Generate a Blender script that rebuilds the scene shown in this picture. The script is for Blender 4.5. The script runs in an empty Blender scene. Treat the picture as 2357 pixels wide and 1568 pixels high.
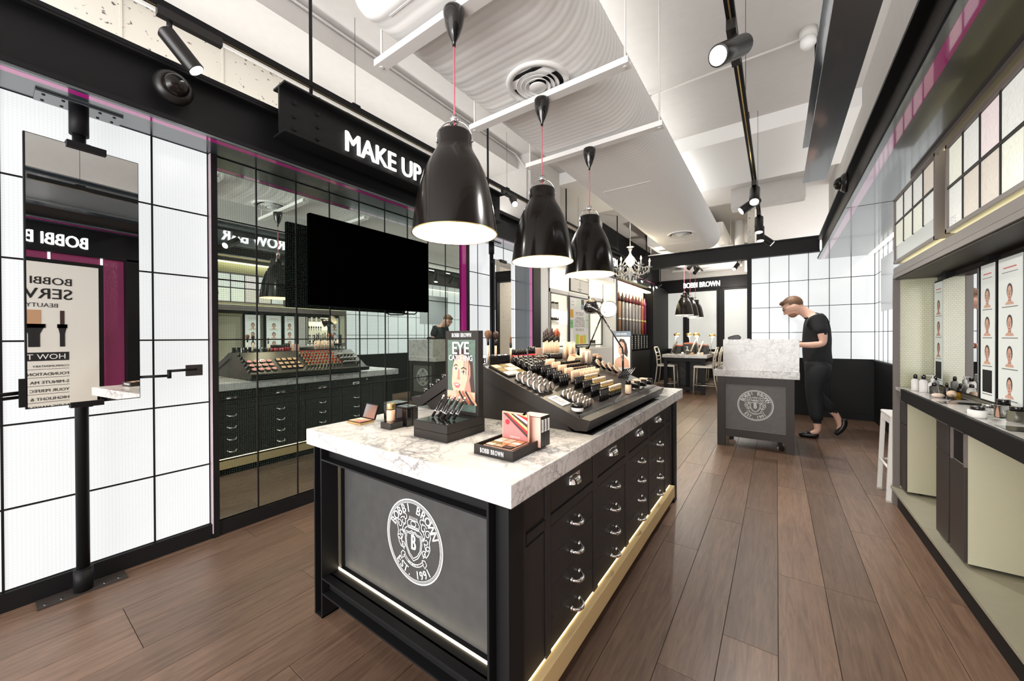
import bpy, bmesh, math, random
from math import pi, sin, cos, radians
from mathutils import Vector, Matrix, Euler

random.seed(7)
SC = bpy.context.scene
COL = SC.collection

# ------------------------------------------------------------------ camera
# solved from the photograph's vanishing points: 13.2 mm on a 36 mm sensor
cam_d = bpy.data.cameras.new('camera')
cam_d.sensor_fit = 'HORIZONTAL'
cam_d.sensor_width = 36.0
cam_d.lens = 863.255 / 2357 * 36.0
cam_d.shift_x = (1178.5 - 1174.559) / 2357
cam_d.shift_y = (779.944 - 784.0) / 2357
cam_d.clip_start = 0.02
cam_o = bpy.data.objects.new('camera', cam_d)
COL.objects.link(cam_o)
YAW, PITCH, ROLL = .617413543, -.00486506847, -.0042202894
_f = Vector((-sin(YAW) * cos(PITCH), cos(YAW) * cos(PITCH), sin(PITCH)))
_r = Vector((cos(YAW), sin(YAW), 0))
_u = _r.cross(_f)
_r2 = _r * cos(ROLL) + _u * sin(ROLL)
_u2 = -_r * sin(ROLL) + _u * cos(ROLL)
cam_o.matrix_world = Matrix(((_r2.x, _u2.x, -_f.x, 0), (_r2.y, _u2.y, -_f.y, 0), (_r2.z, _u2.z, -_f.z, 1.25), (0, 0, 0, 1)))
SC.camera = cam_o

# ------------------------------------------------------------------ world, exposure
W = bpy.data.worlds.new('mall_light'); SC.world = W; W.use_nodes = True
bg = W.node_tree.nodes['Background']
bg.inputs[0].default_value = (1.0, 0.97, 0.94, 1)
bg.inputs[1].default_value = 2.6
SC.view_settings.view_transform = 'Standard'
SC.view_settings.look = 'None'
SC.view_settings.exposure = 0.3
SC.view_settings.gamma = 1.0
SC.view_settings.use_curve_mapping = False
cy = SC.cycles
cy.max_bounces = 8; cy.diffuse_bounces = 4; cy.glossy_bounces = 5; cy.transmission_bounces = 6
cy.transparent_max_bounces = 6
cy.sample_clamp_indirect = 6.0
cy.caustics_reflective = False; cy.caustics_refractive = False
cy.use_denoising = True

def area(name, loc, rot, sx, sy, power, color=(1, 1, 1), spread=None):
    l = bpy.data.lights.new(name, 'AREA'); l.shape = 'RECTANGLE'; l.size = sx; l.size_y = sy
    l.energy = power; l.color = color
    if spread: l.spread = spread
    o = bpy.data.objects.new(name, l); COL.objects.link(o); o.location = loc; o.rotation_euler = rot
    return o
# daylight that comes in through the open shop front behind the camera
area('shopfront_daylight', (-0.7, -4.6, 1.15), (radians(102), 0, 0), 5.6, 2.2, 300, (1.0, .985, .96))
# unseen fill lights added above the fascia channels and duct to brighten the ceiling
area('added_ceiling_fill', (-3.05, 2.4, 2.78), (radians(180), 0, 0), .10, 9.0, 27, (1, .97, .92))
area('added_ceiling_fill', (-1.22, 4.2, 3.24), (radians(180), 0, 0), .5, 6.0, 17, (1, .97, .93))
area('added_ceiling_fill', (.625, 2.6, 2.76), (radians(180), 0, 0), .05, 9.0, 14, (1, .97, .92))

def spot(name, loc, target, power, ang=70, blend=.6, r=.03, color=(1, .96, .9)):
    l = bpy.data.lights.new(name, 'SPOT'); l.energy = power; l.spot_size = radians(ang); l.spot_blend = blend
    l.shadow_soft_size = r; l.color = color
    o = bpy.data.objects.new(name, l); COL.objects.link(o); o.location = loc
    o.rotation_euler = (Vector(target) - Vector(loc)).to_track_quat('-Z', 'Y').to_euler()
    return o
def point(name, loc, power, r=.03, color=(1, .9, .75)):
    l = bpy.data.lights.new(name, 'POINT'); l.energy = power; l.shadow_soft_size = r; l.color = color
    o = bpy.data.objects.new(name, l); COL.objects.link(o); o.location = loc
    return o

# ------------------------------------------------------------------ materials
def new_mat(name):
    m = bpy.data.materials.new(name); m.use_nodes = True
    return m, m.node_tree, m.node_tree.nodes, m.node_tree.links
def mat(name, col, rough=.5, metal=0, spec=.5, emit=0, ecol=None, bump=0, bscale=60, var=0, coat=0, trans=0, ior=1.45, alpha=1):
    m, t, N, L = new_mat(name)
    b = N['Principled BSDF']
    c = (*col, 1)
    b.inputs['Base Color'].default_value = c
    b.inputs['Roughness'].default_value = rough
    b.inputs['Metallic'].default_value = metal
    b.inputs['Specular IOR Level'].default_value = spec
    b.inputs['IOR'].default_value = ior
    b.inputs['Coat Weight'].default_value = coat
    b.inputs['Coat Roughness'].default_value = .08
    b.inputs['Transmission Weight'].default_value = trans
    if emit:
        b.inputs['Emission Color'].default_value = (*(ecol or col), 1)
        b.inputs['Emission Strength'].default_value = emit
    if bump or var:
        tc = N.new('ShaderNodeTexCoord'); nz = N.new('ShaderNodeTexNoise')
        nz.inputs['Scale'].default_value = bscale; nz.inputs['Detail'].default_value = 5
        L.new(tc.outputs['Object'], nz.inputs['Vector'])
        if bump:
            bp = N.new('ShaderNodeBump'); bp.inputs['Strength'].default_value = bump; bp.inputs['Distance'].default_value = .004
            L.new(nz.outputs['Fac'], bp.inputs['Height']); L.new(bp.outputs['Normal'], b.inputs['Normal'])
        if var:
            mx = N.new('ShaderNodeMix'); mx.data_type = 'RGBA'
            mx.inputs['A'].default_value = tuple(x * (1 - var) for x in col) + (1,)
            mx.inputs['B'].default_value = tuple(min(1, x * (1 + var)) for x in col) + (1,)
            L.new(nz.outputs['Fac'], mx.inputs['Factor']); L.new(mx.outputs['Result'], b.inputs['Base Color'])
    return m

M = {}
M['steel'] = mat('blackened_steel', (.008, .008, .009), .45, spec=.28, bump=.03, bscale=240)
M['steel_dark'] = mat('matt_black_paint', (.005, .005, .006), .55, spec=.25)
M['graphite'] = mat('graphite_lacquer', (.027, .024, .024), .42, spec=.35, bump=.02, bscale=300)
M['panelgrey'] = mat('grey_textured_board', (.062, .062, .062), .5, spec=.3, var=.25, bscale=18)
M['black_gloss'] = mat('black_gloss_plastic', (.008, .007, .007), .12, coat=.6)
M['black_soft'] = mat('black_satin_plastic', (.012, .011, .011), .35)
M['tester'] = mat('dark_bronze_tester_board', (.020, .016, .014), .40, spec=.35)
M['enamel'] = mat('black_enamel', (.008, .006, .005), .2, coat=.22, spec=.25)
M['enamel_in'] = mat('white_enamel', (.92, .86, .72), .6)
M['chrome'] = mat('polished_chrome', (.86, .86, .87), .12, 1)
M['pinkcord'] = mat('pink_fabric_cord', (.75, .16, .22), .7)
M['white'] = mat('white_paint', (.86, .86, .85), .55)
M['duct'] = mat('white_duct_fabric', (.95, .95, .94), .8)
M['ceil'] = mat('painted_concrete_ceiling', (.60, .585, .57), .8, bump=.08, bscale=14, var=.05)
M['magenta'] = mat('magenta_acrylic', (.50, .025, .27), .06, coat=1, ior=1.9, spec=.8)
M['plum'] = mat('plum_back_panel', (.20, .015, .07), .25)
M['soffit'] = mat('blue_grey_gloss_panel', (.032, .042, .052), .24, coat=.7, ior=1.8, spec=.8)
M['chromewhite'] = mat('white_metal', (.82, .81, .79), .4)
M['alu'] = mat('brushed_aluminium', (.62, .58, .53), .42, .6)
M['unit'] = mat('taupe_metal', (.17, .145, .135), .4)
M['unit_dk'] = mat('dark_taupe_laminate', (.040, .033, .030), .45, spec=.35)
M['sage'] = mat('sage_laminate', (.50, .48, .36), .5, var=.03)
M['plinth'] = mat('pale_maple', (.72, .54, .27), .5, var=.06, bscale=9)
M['slab'] = mat('grey_stone_step', (.30, .285, .22), .45, var=.08, bscale=30)
M['skin'] = mat('skin', (.66, .40, .31), .55)
M['pale_reflection'] = mat('reveal_painted_reflection', (.72, .60, .66), .1, coat=1)  # magenta reveal coloured pale: the lit panes' reflection is painted in
M['pencil_grey'] = mat('silver_grey_print', (.34, .32, .31), .4)
M['beard'] = mat('short_brown_beard', (.30, .15, .09), .8, bump=.4, bscale=300)
M['panelgrey_lt'] = mat('grey_board', (.13, .125, .12), .5, var=.2, bscale=18)
M['hair'] = mat('brown_hair', (.11, .055, .028), .6, bump=.6, bscale=90)
M['tee'] = mat('black_cotton', (.011, .012, .014), .85, bump=.1, bscale=200)
M['jeans'] = mat('black_denim', (.009, .010, .012), .8, bump=.2, bscale=160)
M['leather'] = mat('black_leather', (.010, .008, .008), .35)
M['glass'] = mat('clear_acrylic', (.95, .97, .97), .03, trans=1, ior=1.3)
M['crystal'] = mat('crystal_glass', (.93, .94, .95), .06, trans=.5, ior=1.5, spec=1)
M['lamp_on'] = mat('lit_lamp_face', (1, 1, 1), .5, emit=14, ecol=(1, .97, .92))
M['bulb'] = mat('lit_warm_bulb', (1, .85, .6), .5, emit=9, ecol=(1, .80, .48))
M['letter'] = mat('lit_white_letters', (1, 1, 1), .5, emit=1.7, ecol=(1, .99, .97))
M['led'] = mat('warm_led_strip', (1, .9, .7), .5, emit=5, ecol=(1, .84, .55))
M['led_y'] = mat('yellow_led_strip', (1, .95, .6), .5, emit=3.2, ecol=(1, .93, .55))
M['ink'] = mat('white_print', (.86, .86, .86), .6)
M['blackink'] = mat('black_print', (.012, .012, .012), .6)
M['paper'] = mat('cream_paper', (.80, .77, .72), .7)
M['frost'] = mat('daylit_frosted_glass', (.5, .52, .5), .25, emit=.34, ecol=(.86, .88, .84))
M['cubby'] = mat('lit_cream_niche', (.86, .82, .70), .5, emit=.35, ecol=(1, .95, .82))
M['rose'] = mat('rose_cardboard', (.74, .46, .38), .5)
M['rosegold'] = mat('rose_gold_case', (.72, .40, .30), .3, .35)
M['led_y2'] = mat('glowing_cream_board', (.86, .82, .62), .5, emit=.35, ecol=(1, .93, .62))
M['gold'] = mat('gold_metal', (.80, .58, .24), .22, .9)
M['nude'] = mat('nude_make_up', (.78, .52, .36), .45)
M['nude2'] = mat('beige_make_up', (.84, .62, .45), .45)
M['pale'] = mat('pale_powder', (.86, .70, .58), .6)
M['tan'] = mat('tan_powder', (.55, .32, .18), .6)
M['coral'] = mat('coral_print', (.86, .20, .19), .5)
M['red'] = mat('red_lacquer', (.55, .02, .03), .25)
M['maroon'] = mat('dark_maroon_lacquer', (.12, .014, .020), .3)
M['pinkp'] = mat('pink_blush', (.66, .24, .26), .6)
M['cardw'] = mat('white_card', (.85, .84, .82), .6)
M['screen'] = mat('black_screen', (.0004, .0004, .0004), .7, spec=.0)
M['grey_screen'] = mat('grey_panel', (.42, .45, .48), .2)
M['amber'] = mat('amber_liquid', (.85, .45, .03), .2)
M['lime'] = mat('lime_print', (.60, .72, .05), .4)
M['green'] = mat('green_print', (.20, .60, .25), .4)
M['steelblue'] = mat('slate_blue_print', (.16, .22, .29), .5)
M['bristle'] = mat('brown_bristle', (.16, .085, .05), .9, bump=.8, bscale=300)
M['eyewhite'] = mat('eye_white_print', (.75, .73, .72), .4)
M['hairprint'] = mat('dark_hair_print', (.045, .022, .020), .5)
M['skinprint'] = mat('skin_tone_print', (.72, .42, .31), .5)
M['skinshade'] = mat('shaded_skin_tone_print', (.46, .22, .16), .5)
M['lipprint'] = mat('lip_print', (.50, .13, .13), .4)
M['foliage'] = mat('green_grey_print', (.10, .15, .12), .6, var=.5, bscale=40)
M['paleblue'] = mat('pale_board_print', (.78, .82, .80), .3, emit=.12, ecol=(.9, 1, .95))
M['walnut'] = mat('orange_brown_board', (.42, .11, .05), .4)  # plain orange-brown for pencils, bristles and tester rows

def wired(name, kind):
    """glass with a fine square wire mesh; the lines follow the pane's own y / z (or x / z) in metres"""
    m, t, N, L = new_mat(name)
    out = N['Material Output']; b = N['Principled BSDF']
    tc = N.new('ShaderNodeTexCoord'); sp = N.new('ShaderNodeSeparateXYZ'); L.new(tc.outputs['Object'], sp.inputs[0])
    ad = N.new('ShaderNodeMath'); ad.operation = 'ADD'; L.new(sp.outputs['X'], ad.inputs[0]); L.new(sp.outputs['Y'], ad.inputs[1])
    def line(src):
        a = N.new('ShaderNodeMath'); a.operation = 'MULTIPLY'; a.inputs[1].default_value = 1 / .0128; L.new(src, a.inputs[0])
        f = N.new('ShaderNodeMath'); f.operation = 'FRACT'; L.new(a.outputs[0], f.inputs[0])
        c = N.new('ShaderNodeMath'); c.operation = 'LESS_THAN'; c.inputs[1].default_value = .10; L.new(f.outputs[0], c.inputs[0])
        return c.outputs[0]
    mxm = N.new('ShaderNodeMath'); mxm.operation = 'MAXIMUM'
    L.new(line(ad.outputs[0]), mxm.inputs[0]); L.new(line(sp.outputs['Z']), mxm.inputs[1])
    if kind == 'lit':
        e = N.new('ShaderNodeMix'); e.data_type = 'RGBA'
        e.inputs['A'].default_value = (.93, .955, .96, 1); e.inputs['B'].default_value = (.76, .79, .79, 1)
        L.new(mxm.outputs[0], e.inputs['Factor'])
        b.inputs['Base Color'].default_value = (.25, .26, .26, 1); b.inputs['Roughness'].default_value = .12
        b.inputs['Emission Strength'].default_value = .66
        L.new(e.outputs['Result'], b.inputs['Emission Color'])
    else:
        g = N.new('ShaderNodeBsdfGlossy'); g.inputs['Roughness'].default_value = .0
        g.inputs['Color'].default_value = (.70, .79, .73, 1)
        d = N.new('ShaderNodeBsdfPrincipled'); d.inputs['Base Color'].default_value = (.09, .13, .11, 1); d.inputs['Roughness'].default_value = .25
        ms = N.new('ShaderNodeMixShader'); f2 = N.new('ShaderNodeMath'); f2.operation = 'MULTIPLY'; f2.inputs[1].default_value = .6
        L.new(mxm.outputs[0], f2.inputs[0])
        L.new(f2.outputs[0], ms.inputs[0]); L.new(g.outputs[0], ms.inputs[1]); L.new(d.outputs[0], ms.inputs[2])
        L.new(ms.outputs[0], out.inputs['Surface'])
    return m
M['lit_pane'] = wired('backlit_wired_glass', 'lit')
M['mirror_pane'] = wired('green_wired_mirror_glass', 'mirror')

def marble():
    m, t, N, L = new_mat('white_veined_marble'); b = N['Principled BSDF']
    tc = N.new('ShaderNodeTexCoord')
    n1 = N.new('ShaderNodeTexNoise'); n1.inputs['Scale'].default_value = 5; n1.inputs['Detail'].default_value = 8; n1.inputs['Roughness'].default_value = .65
    L.new(tc.outputs['Object'], n1.inputs['Vector'])
    mixv = N.new('ShaderNodeMix'); mixv.data_type = 'VECTOR'; mixv.inputs['Factor'].default_value = .22
    L.new(tc.outputs['Object'], mixv.inputs['A']); L.new(n1.outputs['Color'], mixv.inputs['B'])
    def veins(scale, w):
        v = N.new('ShaderNodeTexVoronoi'); v.feature = 'DISTANCE_TO_EDGE'; v.inputs['Scale'].default_value = scale
        L.new(mixv.outputs['Result'], v.inputs['Vector'])
        r = N.new('ShaderNodeMapRange'); r.inputs['From Min'].default_value = 0; r.inputs['From Max'].default_value = w
        r.inputs['To Min'].default_value = 1; r.inputs['To Max'].default_value = 0
        L.new(v.outputs['Distance'], r.inputs['Value']); return r.outputs[0]
    a = N.new('ShaderNodeMath'); a.operation = 'MULTIPLY'; a.inputs[1].default_value = .85; L.new(veins(7, .045), a.inputs[0])
    c = N.new('ShaderNodeMath'); c.operation = 'MULTIPLY'; c.inputs[1].default_value = .55; L.new(veins(19, .10), c.inputs[0])
    mxx = N.new('ShaderNodeMath'); mxx.operation = 'MAXIMUM'; L.new(a.outputs[0], mxx.inputs[0]); L.new(c.outputs[0], mxx.inputs[1])
    n2 = N.new('ShaderNodeTexNoise'); n2.inputs['Scale'].default_value = 3.2; L.new(tc.outputs['Object'], n2.inputs['Vector'])
    r2 = N.new('ShaderNodeMapRange'); r2.inputs['From Min'].default_value = .33; r2.inputs['From Max'].default_value = .62; L.new(n2.outputs['Fac'], r2.inputs['Value'])
    mu = N.new('ShaderNodeMath'); mu.operation = 'MULTIPLY'; L.new(mxx.outputs[0], mu.inputs[0]); L.new(r2.outputs[0], mu.inputs[1])
    mc = N.new('ShaderNodeMix'); mc.data_type = 'RGBA'
    mc.inputs['A'].default_value = (.70, .68, .665, 1); mc.inputs['B'].default_value = (.13, .12, .12, 1)
    L.new(mu.outputs[0], mc.inputs['Factor']); L.new(mc.outputs['Result'], b.inputs['Base Color'])
    b.inputs['Roughness'].default_value = .14
    return m
M['marble'] = marble()

def wood():
    m, t, N, L = new_mat('brown_wood_plank'); b = N['Principled BSDF']
    tc = N.new('ShaderNodeTexCoord'); oi = N.new('ShaderNodeObjectInfo')
    ad = N.new('ShaderNodeVectorMath'); ad.operation = 'ADD'
    sc = N.new('ShaderNodeVectorMath'); sc.operation = 'SCALE'; sc.inputs['Scale'].default_value = 17
    cmb = N.new('ShaderNodeCombineXYZ')
    for i in range(3): L.new(oi.outputs['Random'], cmb.inputs[i])
    L.new(cmb.outputs[0], sc.inputs[0]); L.new(tc.outputs['Object'], ad.inputs[0]); L.new(sc.outputs[0], ad.inputs[1])
    mp = N.new('ShaderNodeMapping'); mp.inputs['Scale'].default_value = (34, 2.6, 1); L.new(ad.outputs[0], mp.inputs['Vector'])
    n1 = N.new('ShaderNodeTexNoise'); n1.inputs['Scale'].default_value = 1.5; n1.inputs['Detail'].default_value = 9; n1.inputs['Roughness'].default_value = .68
    n1.inputs['Distortion'].default_value = .9
    L.new(mp.outputs[0], n1.inputs['Vector'])
    cr = N.new('ShaderNodeValToRGB')
    cr.color_ramp.elements[0].position = .30; cr.color_ramp.elements[0].color = (.100, .058, .038, 1)
    cr.color_ramp.elements[1].position = .72; cr.color_ramp.elements[1].color = (.215, .136, .094, 1)
    L.new(n1.outputs['Fac'], cr.inputs[0])
    hs = N.new('ShaderNodeHueSaturation')
    r = N.new('ShaderNodeMapRange'); r.inputs['To Min'].default_value = .78; r.inputs['To Max'].default_value = 1.22; L.new(oi.outputs['Random'], r.inputs['Value'])
    L.new(r.outputs[0], hs.inputs['Value']); L.new(cr.outputs[0], hs.inputs['Color']); L.new(hs.outputs[0], b.inputs['Base Color'])
    b.inputs['Roughness'].default_value = .36
    bp = N.new('ShaderNodeBump'); bp.inputs['Strength'].default_value = .12; bp.inputs['Distance'].default_value = .002
    L.new(n1.outputs['Fac'], bp.inputs['Height']); L.new(bp.outputs[0], b.inputs['Normal'])
    return m
M['wood'] = wood()

def concrete():
    m, t, N, L = new_mat('pitted_cream_concrete'); b = N['Principled BSDF']
    tc = N.new('ShaderNodeTexCoord'); mp = N.new('ShaderNodeMapping'); mp.inputs['Scale'].default_value = (30, 26, 34); L.new(tc.outputs['Object'], mp.inputs[0])
    v = N.new('ShaderNodeTexNoise'); v.inputs['Scale'].default_value = 1.0; v.inputs['Detail'].default_value = 2
    L.new(mp.outputs[0], v.inputs['Vector'])
    r = N.new('ShaderNodeMapRange'); r.inputs['From Min'].default_value = .655; r.inputs['From Max'].default_value = .70; L.new(v.outputs['Fac'], r.inputs['Value'])
    mc = N.new('ShaderNodeMix'); mc.data_type = 'RGBA'; mc.inputs['A'].default_value = (.66, .63, .57, 1); mc.inputs['B'].default_value = (.12, .10, .09, 1)
    L.new(r.outputs[0], mc.inputs['Factor']); L.new(mc.outputs['Result'], b.inputs['Base Color']); b.inputs['Roughness'].default_value = .85
    return m
M['concrete'] = concrete()

def tiles():
    m, t, N, L = new_mat('small_sage_mosaic'); b = N['Principled BSDF']
    tc = N.new('ShaderNodeTexCoord'); mp = N.new('ShaderNodeMapping'); mp.inputs['Rotation'].default_value = (radians(90), 0, 0); L.new(tc.outputs['Object'], mp.inputs[0])
    br = N.new('ShaderNodeTexBrick'); br.inputs['Scale'].default_value = 1; br.inputs['Brick Width'].default_value = .018; br.inputs['Row Height'].default_value = .014
    br.inputs['Mortar Size'].default_value = .0012
    br.inputs['Color1'].default_value = (.62, .62, .45, 1); br.inputs['Color2'].default_value = (.58, .58, .42, 1); br.inputs['Mortar'].default_value = (.40, .39, .28, 1)
    L.new(mp.outputs[0], br.inputs['Vector']); L.new(br.outputs['Color'], b.inputs['Base Color']); b.inputs['Roughness'].default_value = .22
    return m
M['tiles'] = tiles()

def textured_glass(name, col):
    m = mat(name, col, .25, bump=.55, bscale=55, var=.10, emit=.34, ecol=col)
    return m
M['tg1'] = textured_glass('cream_textured_glass', (.84, .86, .74))
M['tg2'] = textured_glass('pink_textured_glass', (.84, .74, .74))
M['tg3'] = textured_glass('grey_textured_glass', (.78, .80, .76))
M['tg4'] = textured_glass('sand_textured_glass', (.70, .64, .56))
M['purple_glass'] = mat('plum_hammered_glass', (.22, .03, .10), .2, bump=.6, bscale=50, emit=.10, ecol=(.6, .12, .25))
M['orange_glass'] = mat('orange_hammered_glass', (.40, .14, .05), .2, bump=.6, bscale=50, emit=.10, ecol=(.9, .35, .1))
# ------------------------------------------------------------------ mesh helpers
class MB:
    def __init__(s): s.v = []; s.f = []; s.m = []; s.sm = []
    def _add(s, vs, fs, mi=0, smooth=False):
        o = len(s.v); s.v += [tuple(v) for v in vs]
        for f in fs: s.f.append(tuple(i + o for i in f)); s.m.append(mi); s.sm.append(smooth)
        return s
    def box(s, x0, x1, y0, y1, z0, z1, mi=0):
        vs = [(x, y, z) for x in (x0, x1) for y in (y0, y1) for z in (z0, z1)]
        return s._add(vs, [(0, 1, 3, 2), (4, 6, 7, 5), (0, 4, 5, 1), (2, 3, 7, 6), (0, 2, 6, 4), (1, 5, 7, 3)], mi)
    def cbox(s, c, d, mi=0):
        return s.box(c[0] - d[0] / 2, c[0] + d[0] / 2, c[1] - d[1] / 2, c[1] + d[1] / 2, c[2] - d[2] / 2, c[2] + d[2] / 2, mi)
    def poly(s, pts, mi=0): return s._add(pts, [tuple(range(len(pts)))], mi)
    def extr(s, pts, d, mi=0):
        """closed polygon pts extruded by the vector d"""
        n = len(pts); d = Vector(d); q = [Vector(p) for p in pts]
        vs = q + [p + d for p in q]
        fs = [tuple(reversed(range(n))), tuple(range(n, 2 * n))] + [(i, (i + 1) % n, (i + 1) % n + n, i + n) for i in range(n)]
        return s._add(vs, fs, mi)
    def prism_y(s, xz, y0, y1, mi=0): return s.extr([(a, y0, b) for a, b in xz], (0, y1 - y0, 0), mi)
    def prism_x(s, yz, x0, x1, mi=0): return s.extr([(x0, a, b) for a, b in yz], (x1 - x0, 0, 0), mi)
    def prism_z(s, xy, z0, z1, mi=0): return s.extr([(a, b, z0) for a, b in xy], (0, 0, z1 - z0), mi)
    def rod(s, p0, p1, r, n=10, r1=None, cap=True, mi=0, smooth=True):
        p0 = Vector(p0); p1 = Vector(p1); r1 = r if r1 is None else r1
        d = (p1 - p0).normalized(); a = d.orthogonal().normalized(); b = d.cross(a)
        vs = []
        for p, rr in ((p0, r), (p1, r1)):
            for i in range(n):
                t = 2 * pi * i / n; vs.append(p + (a * cos(t) + b * sin(t)) * rr)
        s._add(vs, [(i, (i + 1) % n, (i + 1) % n + n, i + n) for i in range(n)], mi, smooth)
        if cap:
            s._add(vs[:n], [tuple(reversed(range(n)))], mi); s._add(vs[n:], [tuple(range(n))], mi)
        return s
    def tube(s, path, r, n=8, mi=0, closed=False):
        P = [Vector(p) for p in path]; k = len(P); vs = []; a = None
        for i, p in enumerate(P):
            if closed: d = (P[(i + 1) % k] - P[i - 1]).normalized()
            else: d = (P[min(i + 1, k - 1)] - P[max(i - 1, 0)]).normalized()
            if a is None: a = d.orthogonal().normalized()
            a = (a - d * a.dot(d)).normalized(); b = d.cross(a)
            rr = r[i] if isinstance(r, (list, tuple)) else r
            for j in range(n):
                t = 2 * pi * j / n; vs.append(p + (a * cos(t) + b * sin(t)) * rr)
        fs = []
        for i in range(k if closed else k - 1):
            i2 = (i + 1) % k
            for j in range(n): fs.append((i * n + j, i * n + (j + 1) % n, i2 * n + (j + 1) % n, i2 * n + j))
        s._add(vs, fs, mi, True)
        if not closed:
            s._add(vs[:n], [tuple(reversed(range(n)))], mi); s._add(vs[-n:], [tuple(range(n))], mi)
        return s
    def lathe(s, prof, cx=0, cy=0, cz=0, n=20, mi=0, caps=True, smooth=True):
        vs = []
        for r, z in prof:
            for i in range(n):
                t = 2 * pi * i / n; vs.append((cx + r * cos(t), cy + r * sin(t), cz + z))
        fs = []
        for k in range(len(prof) - 1):
            for i in range(n): fs.append((k * n + i, k * n + (i + 1) % n, (k + 1) * n + (i + 1) % n, (k + 1) * n + i))
        s._add(vs, fs, mi, smooth)
        if caps:
            if prof[0][0] > 1e-5: s._add(vs[:n], [tuple(reversed(range(n)))], mi)
            if prof[-1][0] > 1e-5: s._add(vs[-n:], [tuple(range(n))], mi)
        return s
    def ball(s, c, r, n=14, m=8, mi=0, sc=(1, 1, 1)):
        prof = [(max(1e-6, sin(pi * k / m)), -cos(pi * k / m)) for k in range(m + 1)]
        o = len(s.v); s.lathe(prof, n=n, mi=mi, caps=False)
        for i in range(o, len(s.v)):
            x, y, z = s.v[i]; s.v[i] = (c[0] + x * r * sc[0], c[1] + y * r * sc[1], c[2] + z * r * sc[2])
        return s
    def xf(s, mt, start=0):
        for i in range(start, len(s.v)): s.v[i] = tuple(mt @ Vector(s.v[i]))
        return s
    def join(s, other, mi=None):
        o = len(s.v); s.v += other.v
        for f, m_, sm in zip(other.f, other.m, other.sm): s.f.append(tuple(i + o for i in f)); s.m.append(m_ if mi is None else mi); s.sm.append(sm)
        return s

WL = {}      # world location of unrotated roots and parts
def to_mesh(name, mb, mats, bevel=0, off=(0, 0, 0), segs=2):
    me = bpy.data.meshes.new(name)
    ox, oy, oz = off
    me.from_pydata([(x - ox, y - oy, z - oz) for x, y, z in mb.v], [], mb.f)
    if not isinstance(mats, (list, tuple)): mats = [mats]
    for m in mats: me.materials.append(m)
    me.polygons.foreach_set('material_index', mb.m)
    me.polygons.foreach_set('use_smooth', mb.sm)
    bm = bmesh.new(); bm.from_mesh(me)
    bmesh.ops.remove_doubles(bm, verts=bm.verts, dist=1e-6)
    bmesh.ops.recalc_face_normals(bm, faces=bm.faces)
    if bevel:
        es = [e for e in bm.edges if len(e.link_faces) == 2 and e.calc_face_angle(0) > radians(35)]
        bmesh.ops.bevel(bm, geom=es, offset=bevel, segments=segs, affect='EDGES', profile=.6, clamp_overlap=True)
    bm.to_mesh(me); bm.free()
    return me
def link(name, me, parent=None, loc=(0, 0, 0), rot=None, world=True):
    o = bpy.data.objects.new(name, me); COL.objects.link(o)
    loc = Vector(loc)
    if parent is not None:
        o.parent = parent
        o.location = loc - WL.get(parent.name, Vector((0, 0, 0))) if world else loc
    else: o.location = loc
    WL[o.name] = loc
    if rot is not None: o.rotation_euler = rot
    return o
def build(name, mb, mats, parent=None, bevel=0, origin=None, segs=2):
    """mb in world coordinates; the object's origin is put at the middle of its footprint"""
    if origin is None:
        xs = [v[0] for v in mb.v]; ys = [v[1] for v in mb.v]; zs = [v[2] for v in mb.v]
        origin = ((min(xs) + max(xs)) / 2, (min(ys) + max(ys)) / 2, min(zs))
    return link(name, to_mesh(name, mb, mats, bevel, origin, segs), parent, origin)
def local(name, mb, mats, parent, bevel=0, loc=(0, 0, 0), rot=None):
    """mb in the parent's own coordinates"""
    return link(name, to_mesh(name, mb, mats, bevel), parent, loc, rot, world=False)
def tag(o, label, cat, group=None):
    o['label'] = label; o['category'] = cat
    if group: o['group'] = group
    return o
def thing(name, label, cat, loc, group=None, rotz=0):
    o = bpy.data.objects.new(name, None); COL.objects.link(o); o.location = loc; o.rotation_euler = (0, 0, rotz)
    o.empty_display_size = .05
    WL[o.name] = Vector(loc)
    return tag(o, label, cat, group)
def struct(name, mb, mats, bevel=0, parent=None):
    o = build(name, mb, mats, parent, bevel, origin=(0, 0, 0))
    if parent is None: o['kind'] = 'structure'
    return o
def copy_tree(o, parent=None):
    c = o.copy(); COL.objects.link(c)
    c.parent = parent
    for ch in list(o.children): copy_tree(ch, c)
    return c
def dup(o, loc, label=None, group=None, rotz=None):
    c = copy_tree(o); c.location = loc
    if rotz is not None: c.rotation_euler = (0, 0, rotz)
    if label: c['label'] = label
    if group: c['group'] = group
    return c

# ------------------------------------------------------------------ lettering
_tcache = {}
def text_mesh(s, size, bold=0.0, xs=1.0, depth=.0015, align='LEFT', spacing=1.0):
    key = (s, size, bold, xs, depth, align, spacing)
    if key in _tcache: return _tcache[key]
    cu = bpy.data.curves.new('text', 'FONT'); cu.body = s; cu.size = size; cu.extrude = depth
    cu.align_x = align; cu.space_character = spacing; cu.resolution_u = 3
    ob = bpy.data.objects.new('text', cu)
    COL.objects.link(ob)
    dg = bpy.context.evaluated_depsgraph_get()
    me = bpy.data.meshes.new_from_object(ob.evaluated_get(dg))
    bpy.data.objects.remove(ob); bpy.data.curves.remove(cu)
    for v in me.vertices: v.co.x *= xs
    if bold:       # heavier strokes: the same outline repeated a little to each side
        b = bold * size * .5
        bm = bmesh.new()
        for k, (dx, dy) in enumerate(((-b, 0), (b, 0), (0, b * .5))):
            bm.from_mesh(me)
            bm.verts.ensure_lookup_table()
            n = len(me.vertices)
            for v in bm.verts[k * n:(k + 1) * n]: v.co.x += dx; v.co.y += dy; v.co.z += k * .00006
        bm.to_mesh(me); bm.free()
    _tcache[key] = me
    return me
FX = (radians(90), 0, radians(90))      # faces +X, runs along +Y
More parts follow.
